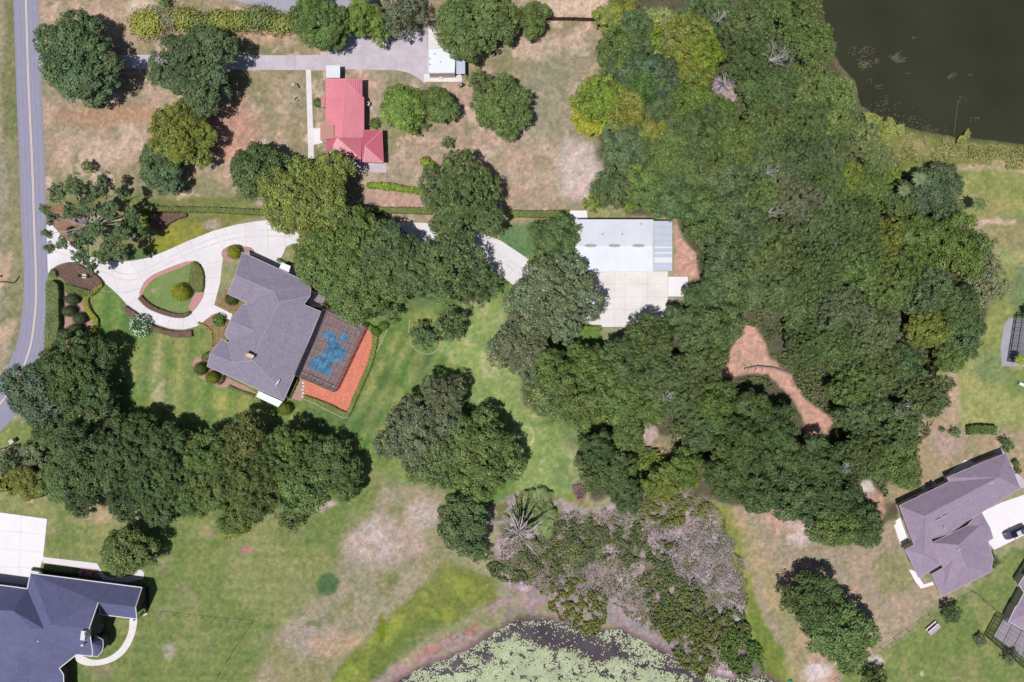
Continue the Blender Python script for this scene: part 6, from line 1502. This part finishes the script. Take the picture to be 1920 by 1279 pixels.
# oleander with white flowers
def oleander(px, py, r, h):
    p = P(px, py, h * .6); rng = np.random.RandomState(9); n = 900; R0 = r * S
    root = thing('flowering_shrub', 'spiky green shrub with white flowers beside the driveway loop', 'shrub', (p.x, p.y, 0))
    a = rng.rand(n) * 6.28; t = np.sqrt(rng.rand(n)); z = h * (1 - .6 * t ** 2) * rng.uniform(.7, 1.05, n)
    PP = np.stack([R0 * t * np.cos(a), R0 * t * np.sin(a), z], -1); NN = np.stack([np.cos(a) * t, np.sin(a) * t, np.ones(n)], -1) + rng.normal(size=(n, 3)) * .5
    me = cards_mesh('foliage', PP, NN, rng.uniform(.3, .55, n), np.ones((n, 3)) * rng.uniform(.7, 1.2, (n, 1)), M['leaf'], asp=.45, rng=rng)
    o = link(bpy.data.objects.new('foliage', me)); o.parent = root; o.color = (*C(96, 130, 84, k=1.2), 1)
    m = 110; a = rng.rand(m) * 6.28; t = rng.uniform(.45, 1.05, m); PP = np.stack([R0 * t * np.cos(a), R0 * t * np.sin(a), h * (1 - .6 * t ** 2) + .12], -1)
    me = cards_mesh('flowers', PP, np.tile([0, 0, 1.], (m, 1)) + rng.normal(size=(m, 3)) * .3, rng.uniform(.18, .3, m), np.ones((m, 3)), M['leaf'], rng=rng)
    o = link(bpy.data.objects.new('flowers', me)); o.parent = root; o.color = (.6, .62, .58, 1)
oleander(262, 610, 21, 2.2)
# top yellow-green shrub row
for k, (x, y, r, ry, c, l) in enumerate([(276, 43, 27, 23, (164, 168, 74), 'bright yellow-green clipped shrub block at the left end of the top row'), (316, 38, 18, 14, (150, 150, 118), 'greyish thin shrub in the top row'), (345, 36, 23, 18, (156, 162, 78), 'yellow-green shrub, third in the top row'), (383, 42, 22, 14, (128, 138, 78), 'darker green shrub, fourth in the top row'),
                                      (414, 40, 22, 18, (158, 164, 78), 'yellow-green shrub, fifth in the top row'), (446, 40, 22, 16, (150, 160, 78), 'yellow-green shrub, sixth in the top row'), (486, 34, 26, 20, (124, 138, 76), 'darker tall shrub, seventh in the top row'), (526, 44, 24, 17, (150, 158, 80), 'yellow-green shrub at the right end of the top row, touching the big oak')]):
    shrub(x, y, r, 2.4, c, l, group='yellow-green shrub row at the top', ry=ry, leaf=.3, bump=.28, dens=34)

# ---------------- stuff nobody could count
def scatter(name, label_kind, zones, n, size, hfun, col, seed, nz=None, asp=1.0, tilt=.7, zmax=.6, hcl=.0, kk=1.15, vari=.25, z0=0.03, excl=None):
    rng = np.random.RandomState(seed); PP = []
    for poly, share, hh in zones:
        a = np.array(poly); m = int(n * share); x = rng.uniform(a[:, 0].min(), a[:, 0].max(), m * 3); y = rng.uniform(a[:, 1].min(), a[:, 1].max(), m * 3)
        k = sdist(poly, x + (vnoise(x, y, 14, 3) - .5) * 16, y + (vnoise(x, y, 14, 4) - .5) * 16) > 0
        if nz is not None: k &= (fbm(x, y, nz[0], nz[1], 3) > nz[2])
        if excl is not None: k &= ~excl(x, y)
        x = x[k][:m]; y = y[k][:m]; q = (fbm(x, y, nz[0] if nz is not None else 20, (nz[1] if nz is not None else 3), 3) - (nz[2] if nz is not None else .3))
        top = np.clip(q * 6, .15, 1) * hh; z = z0 + top * rng.uniform(.15, 1, len(x)); kf = (CAMZ - z) / CAMZ
        PP.append(np.stack([(x - 960) * S * kf, (639.5 - y) * S * kf, z], -1))
    PP = np.concatenate(PP); n = len(PP)
    NN = np.tile([0, 0, 1.], (n, 1)) + rng.normal(size=(n, 3)) * tilt
    TT = np.ones((n, 3)) * rng.uniform(1 - vari, 1 + vari, (n, 1)); TT[:, 0] *= rng.uniform(.85, 1.15, n)
    me = cards_mesh(name, PP, NN, size * rng.uniform(.6, 1.4, n), TT, M['leaf'], asp=asp, rng=rng)
    o = link(bpy.data.objects.new(name, me)); o.color = (*C(*col, k=kk), 1); return tag(o, kind='stuff')
SCR = [(930, 1000), (1000, 1010), (1060, 960), (1120, 965), (1200, 940), (1260, 905), (1320, 935), (1350, 960), (1395, 1060), (1400, 1160), (1420, 1230), (1380, 1260), (1300, 1250), (1230, 1190), (1160, 1140), (1080, 1110), (960, 1100)]
ZA = [(1018, 997), (1060, 978), (1110, 972), (1140, 980), (1150, 1040), (1103, 1060), (1040, 1082), (976, 1092), (917, 1086), (905, 1060), (950, 1050)]
ZB = [(1154, 980), (1209, 978), (1214, 1040), (1171, 1072), (1150, 1030)]
ZC = [(1230, 1018), (1268, 1014), (1264, 1078), (1306, 1090), (1348, 1154), (1340, 1190), (1230, 1180), (1196, 1103), (1215, 1050)]
ZC2 = [(1216, 1110), (1300, 1110), (1352, 1170), (1344, 1238), (1318, 1274), (1281, 1254), (1236, 1190)]
ZD = [(1323, 1150), (1370, 1135), (1399, 1162), (1410, 1220), (1357, 1220)]
ZE = [(1010, 1111), (1040, 1085), (1078, 1078), (1141, 1128), (1140, 1171), (1100, 1200), (1070, 1165), (1030, 1140)]
ZF = [(1150, 930), (1196, 935), (1293, 925), (1330, 950), (1289, 985), (1240, 985), (1180, 960)]
scatter('marsh_shrubs', 0, [(ZA, .5, 1.0), (ZB, .22, 1.1), (ZC, .34, 1.2)], 15000, .32, None, (112, 124, 84), 5, nz=(14, 201, .44), tilt=.9)
scatter('marsh_shrubs', 0, [(ZC2, .5, 1.0), (ZE, .3, .8), (ZF, .3, .9), (ZA, .15, .7), (SCR, .25, .5)], 16000, .32, None, (126, 132, 66), 6, nz=(9, 209, .47), tilt=.9)
scatter('marsh_shrubs', 0, [(ZD, .3, 1.6), (ZC, .3, 1.3), (ZC2, .3, 1.6), (SCR, .7, .6)], 13000, .32, None, (116, 126, 74), 7, nz=(9, 77, .47), tilt=.9)
scatter('dry_brush', 0, [(SCR, 1.0, .5)], 42000, .26, None, (174, 160, 154), 8, nz=(26, 33, .38), asp=.35, tilt=1.0, vari=.35)
scatter('dry_brush', 0, [([(1215, 985), (1300, 990), (1380, 1010), (1396, 1100), (1400, 1170), (1360, 1140), (1300, 1090), (1262, 1080)], 1.0, .6)], 10000, .3, None, (178, 164, 162), 19, nz=(12, 35, .48), asp=.35, tilt=1.0, vari=.35)
scatter('shore_scrub', 0, [([(1360, 1180), (1400, 1150), (1440, 1250), (1400, 1275), (1350, 1240)], 1.0, 1.4)], 2500, .4, None, (96, 120, 56), 9, nz=(24, 5, .42))
scatter('shore_grass', 0, [([(1640, 230), (1680, 235), (1700, 250), (1790, 262), (1810, 250), (1830, 268), (2100, 285), (2100, 318), (1800, 312), (1660, 300)], 1.0, .9)], 9000, .5, None, (164, 162, 102), 10, nz=(24, 12, .42), asp=.35, tilt=.9)
scatter('shore_reeds', 0, [([(1615, 205), (1650, 225), (1690, 232), (1690, 250), (1660, 270), (1620, 240)], 1.0, 1.3), ([(1790, 268), (1800, 252), (1815, 243), (1822, 250), (1808, 268)], .2, 1.2), ([(1680, 258), (1678, 240), (1692, 230), (1696, 244)], .2, 1.2)], 5000, .5, None, (158, 166, 88), 11, nz=(20, 12, .3), asp=.4, tilt=.9)
scatter('undergrowth', 0, [([(1180, 800), (1200, 830), (1240, 860), (1300, 850), (1320, 900), (1250, 930), (1180, 900)], 1.0, 1.5)], 6000, .4, None, (120, 138, 58), 12, nz=(26, 15, .46))
scatter('undergrowth', 0, [([(1590, 300), (1660, 290), (1690, 330), (1680, 400), (1600, 380)], 1.0, 2.0)], 5000, .4, None, (128, 148, 60), 13, nz=(26, 17, .4))
WOOD_IN = [(1160, 20), (1540, 10), (1560, 120), (1600, 200), (1650, 270), (1700, 330), (1790, 420), (1860, 520), (1830, 620), (1760, 690), (1760, 780), (1700, 880), (1620, 990), (1500, 950), (1360, 930), (1240, 890), (1120, 920), (1100, 860), (1060, 770), (1000, 720), (1180, 640), (1270, 590), (1320, 520), (1280, 420), (1130, 330), (1130, 140)]
CLEAR = [(1350, 712), (1370, 670), (1390, 612), (1425, 620), (1445, 672), (1480, 700), (1500, 745), (1562, 788), (1556, 826), (1520, 830), (1480, 740), (1440, 700), (1390, 705)]
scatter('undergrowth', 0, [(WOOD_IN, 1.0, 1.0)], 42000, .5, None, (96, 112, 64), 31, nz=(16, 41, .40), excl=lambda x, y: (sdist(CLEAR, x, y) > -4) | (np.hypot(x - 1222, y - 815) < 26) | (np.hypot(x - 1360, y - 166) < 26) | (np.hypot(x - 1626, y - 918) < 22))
scatter('palmetto_scrub', 0, [([(40, 835), (75, 820), (110, 850), (105, 880), (60, 895), (35, 880)], 1.0, 1.2)], 2600, .42, None, (116, 128, 82), 14, nz=(20, 15, .36), asp=.5)
def bedding(polys, step, seed, col):
    rng = np.random.RandomState(seed); PP = []; NN = []
    for poly in polys:
        a = np.array(poly); gxx, gyy = np.meshgrid(np.arange(a[:, 0].min(), a[:, 0].max(), step), np.arange(a[:, 1].min(), a[:, 1].max(), step))
        gxx = gxx + (np.arange(gxx.shape[0]) % 2)[:, None] * step / 2 + rng.uniform(-.6, .6, gxx.shape); gyy = gyy + rng.uniform(-.6, .6, gyy.shape); k = sdist(poly, gxx, gyy) > 1
        for x, y in zip(gxx[k], gyy[k]):
            if rng.rand() < .12: continue
            n = 16; dd = unit(rng, n, -.1); q = P(x, y, .2); rr = rng.uniform(.14, .24)
            PP.append(np.array([q.x, q.y, .14]) + dd * rr); NN.append(dd + [0, 0, .6])
    PP = np.concatenate(PP); NN = np.concatenate(NN); n = len(PP)
    me = cards_mesh('bedding_plants', PP, NN, rng.uniform(.12, .2, n), np.ones((n, 3)) * rng.uniform(.75, 1.25, (n, 1)), M['leaf'], rng=rng)
    o = link(bpy.data.objects.new('bedding_plants', me)); o.color = (*C(*col, k=1.15), 1); tag(o, kind='stuff')
bedding([[(411, 562), (420, 545), (432, 550), (446, 560), (456, 568), (446, 580), (438, 588), (406, 572)], [(399, 594), (406, 590), (428, 602), (422, 622), (412, 644), (402, 664), (398, 640), (392, 616)], [(366, 690), (374, 682), (388, 700), (380, 706)], [(412, 722), (430, 722), (468, 736), (466, 740), (430, 730)]], 4.6, 15, (168, 166, 84))
scatter('wood_litter', 0, [([(1335, 145), (1372, 140), (1385, 180), (1360, 200), (1335, 190)], 1.0, .8)], 500, .7, None, (190, 180, 190), 17, nz=(9, 15, .44), asp=.25, tilt=.9)
scatter('debris_heap', 0, [([(1072, 908), (1090, 908), (1100, 928), (1092, 938), (1076, 934)], 1.0, .5)], 500, .4, None, (150, 120, 120), 18, nz=(9, 15, .3), asp=.4)

def pads():
    rng = np.random.RandomState(4); n = 230000; x = rng.uniform(740, 1480, n); y = rng.uniform(1130, 1420, n)
    sd = sdist(POND, x + (vnoise(x, y, 20, 8) - .5) * 14, y + (vnoise(x, y, 20, 9) - .5) * 14)
    f = fbm(x, y, 46, 91, 4); f2 = fbm(x, y, 10, 95, 2)
    shore = np.exp(-((sd - 9) / 6) ** 2) * .16
    DENSE = [(760, 1330), (835, 1278), (890, 1242), (930, 1216), (972, 1200), (1000, 1214), (1060, 1226), (1130, 1236), (1209, 1250), (1285, 1276), (1330, 1330), (1300, 1420), (800, 1450)]
    de = sdist(DENSE, x + (f - .5) * 60, y + (fbm(x, y, 40, 99, 3) - .5) * 50)
    prob = sstep(de / 18 + .5) * np.clip(f2 * 2.6 - .6, .08, 1) * .66 + (sd > 3) * np.clip((f - .45) * 2.4, .03, .4) * np.clip(f2 * 2 - .5, 0, 1) + shore * .6
    k = rng.rand(n) < prob; x = x[k]; y = y[k]; n = len(x); m = 6
    r = rng.uniform(.09, .2, n); a0 = rng.rand(n) * 6.28; z = -.13 + rng.uniform(0, .03, n)
    cx = (x - 960) * S; cy = (639.5 - y) * S; V_ = np.zeros((n, m, 3)); tx = rng.normal(size=n) * .05; ty = rng.normal(size=n) * .05
    for j in range(m):
        a = a0 + 2 * math.pi * j / m; V_[:, j, 0] = cx + r * np.cos(a); V_[:, j, 1] = cy + r * np.sin(a); V_[:, j, 2] = z + .012 + r * np.cos(a) * tx + r * np.sin(a) * ty
    me = bpy.data.meshes.new('lily_pads'); me.vertices.add(n * m); me.vertices.foreach_set('co', V_.astype(np.float32).reshape(-1))
    me.loops.add(n * m); me.loops.foreach_set('vertex_index', np.arange(n * m, dtype=np.int32)); me.polygons.add(n); me.polygons.foreach_set('loop_start', np.arange(0, n * m, m, dtype=np.int32)); me.update(calc_edges=True)
    at = me.attributes.new('tint', 'FLOAT_COLOR', 'POINT'); t = rng.uniform(.8, 1.15, n); yel = rng.rand(n) < .12
    tt = np.stack([t * np.where(yel, 1.0, 1), t, t * np.where(yel, .6, 1), np.ones(n)], -1); at.data.foreach_set('color', np.repeat(tt, m, 0).astype(np.float32).reshape(-1))
    me.materials.append(M['leaf']); o = link(bpy.data.objects.new('lily_pads', me)); o.color = (*C(186, 196, 158), 1); tag(o, kind='stuff')
pads()

def reeds_in_lake():
    rg = random.Random(3); w = MB()
    for cx, cy, n, sp, l in [(1625, 95, 16, 12, .9), (1618, 122, 30, 10, 1.1), (1640, 118, 10, 8, .9), (1678, 112, 26, 8, 1.6), (1600, 95, 8, 10, .6), (1632, 155, 4, 8, 1.0), (1645, 163, 3, 5, 1.6), (1778, 148, 4, 4, 1.8), (1818, 140, 2, 3, .8), (1830, 222, 10, 8, .5), (1805, 190, 5, 10, .5), (1710, 73, 2, 2, .7), (1650, 200, 40, 22, .5), (1695, 225, 40, 24, .5), (1735, 248, 60, 22, .6), (1560, 100, 6, 8, .8), (1695, 138, 3, 5, .7)]:
        for _ in range(n):
            x = cx + rg.gauss(0, sp * .6); y = cy + rg.gauss(0, sp * .45); a = rg.choice([.5, .5, -.3, 1.2, 2.6]) + rg.gauss(0, .3); ll = l * rg.uniform(.5, 1.3)
            p = P(x, y, -.14); w.beam(p, p + Vector((math.cos(a) * ll, math.sin(a) * ll, rg.uniform(0, .25))), .09, .05)
    p = P(1789, 250, -.12); q = P(1796, 190, -.12); w.beam(p, q, .1, .04)
    tag(w.build('floating_debris', mat('sodden_reed', C(108, 104, 88), .9, .2, 3)), kind='stuff')
reeds_in_lake()

# pale bare twigs standing out of some crowns of the wood are snags of their own
def snag(px, py, r, h, label, seed):
    rg = random.Random(seed); p = P(px, py, h * .9); root = thing('dead_tree', label, 'dead tree', (p.x, p.y, 0), 'bare snags in the wood')
    w = MB(); w.tube([(p.x, p.y, -.1), (p.x, p.y, h * .75)], [.25, .14], 7); w.build('trunk', M['deadwood'], root)
    w = MB()
    for k in range(9):
        a = rg.uniform(0, 6.28); l = r * S * rg.uniform(.5, 1); m = Vector((p.x + math.cos(a) * l * .5, p.y + math.sin(a) * l * .5, h * rg.uniform(.8, .92))); e = Vector((p.x + math.cos(a + .2) * l, p.y + math.sin(a + .2) * l, h * rg.uniform(.92, 1.05)))
        w.tube([(p.x, p.y, h * .7), m, e], [.1, .07, .025], 5)
        for _ in range(3):
            q = m.lerp(e, rg.random()); w.tube([q, q + Vector((rg.uniform(-.9, .9), rg.uniform(-.9, .9), rg.uniform(.1, .5)))], [.04, .015], 4)
    w.build('branches', M['deadwood'], root)
for k, (x, y, r, h, l) in enumerate([(1362, 150, 22, 8, 'bare grey snag over the ash-grey clearing'), (1450, 106, 26, 11, 'whitish snag near the lake inlet'), (1350, 33, 14, 12, 'pale bare twigs above the top edge trees'), (1450, 395, 18, 12.6, 'pale snag poking from the left of the mossy middle crowns'), (1690, 765, 20, 12, 'long pale snag in the lower right wood'),
                                     (1590, 880, 16, 12, 'pale twigs in the lower wood near the deep green trees'), (1250, 745, 14, 11, 'bare fork left of the mossy tree by the pale gap'), (1445, 320, 16, 12.5, 'pale twigs in the middle of the upper wood')]):
    snag(x, y, r, h, l, k + 50)
tag(bpy.data.objects.get('fallen_tree') or (lambda: (lambda w: w.build_at('fallen_tree', M['bark'], (P(1420, 690).x, P(1420, 690).y, 0)))((lambda w: [w.tube([P(1395, 692, .5), P(1420, 687, .6), P(1450, 690, .5), P(1480, 700, .3)], [.14, .2, .24, .28], 7), [w.tube([P(1400 + k * 6, 690, .5), P(1392 + k * 7, 680 + (k % 2) * 22, .7)], [.08, .02], 5) for k in range(6)], w][-1])(MB())))(), 'fallen grey tree lying across the brown clearing', 'fallen tree')
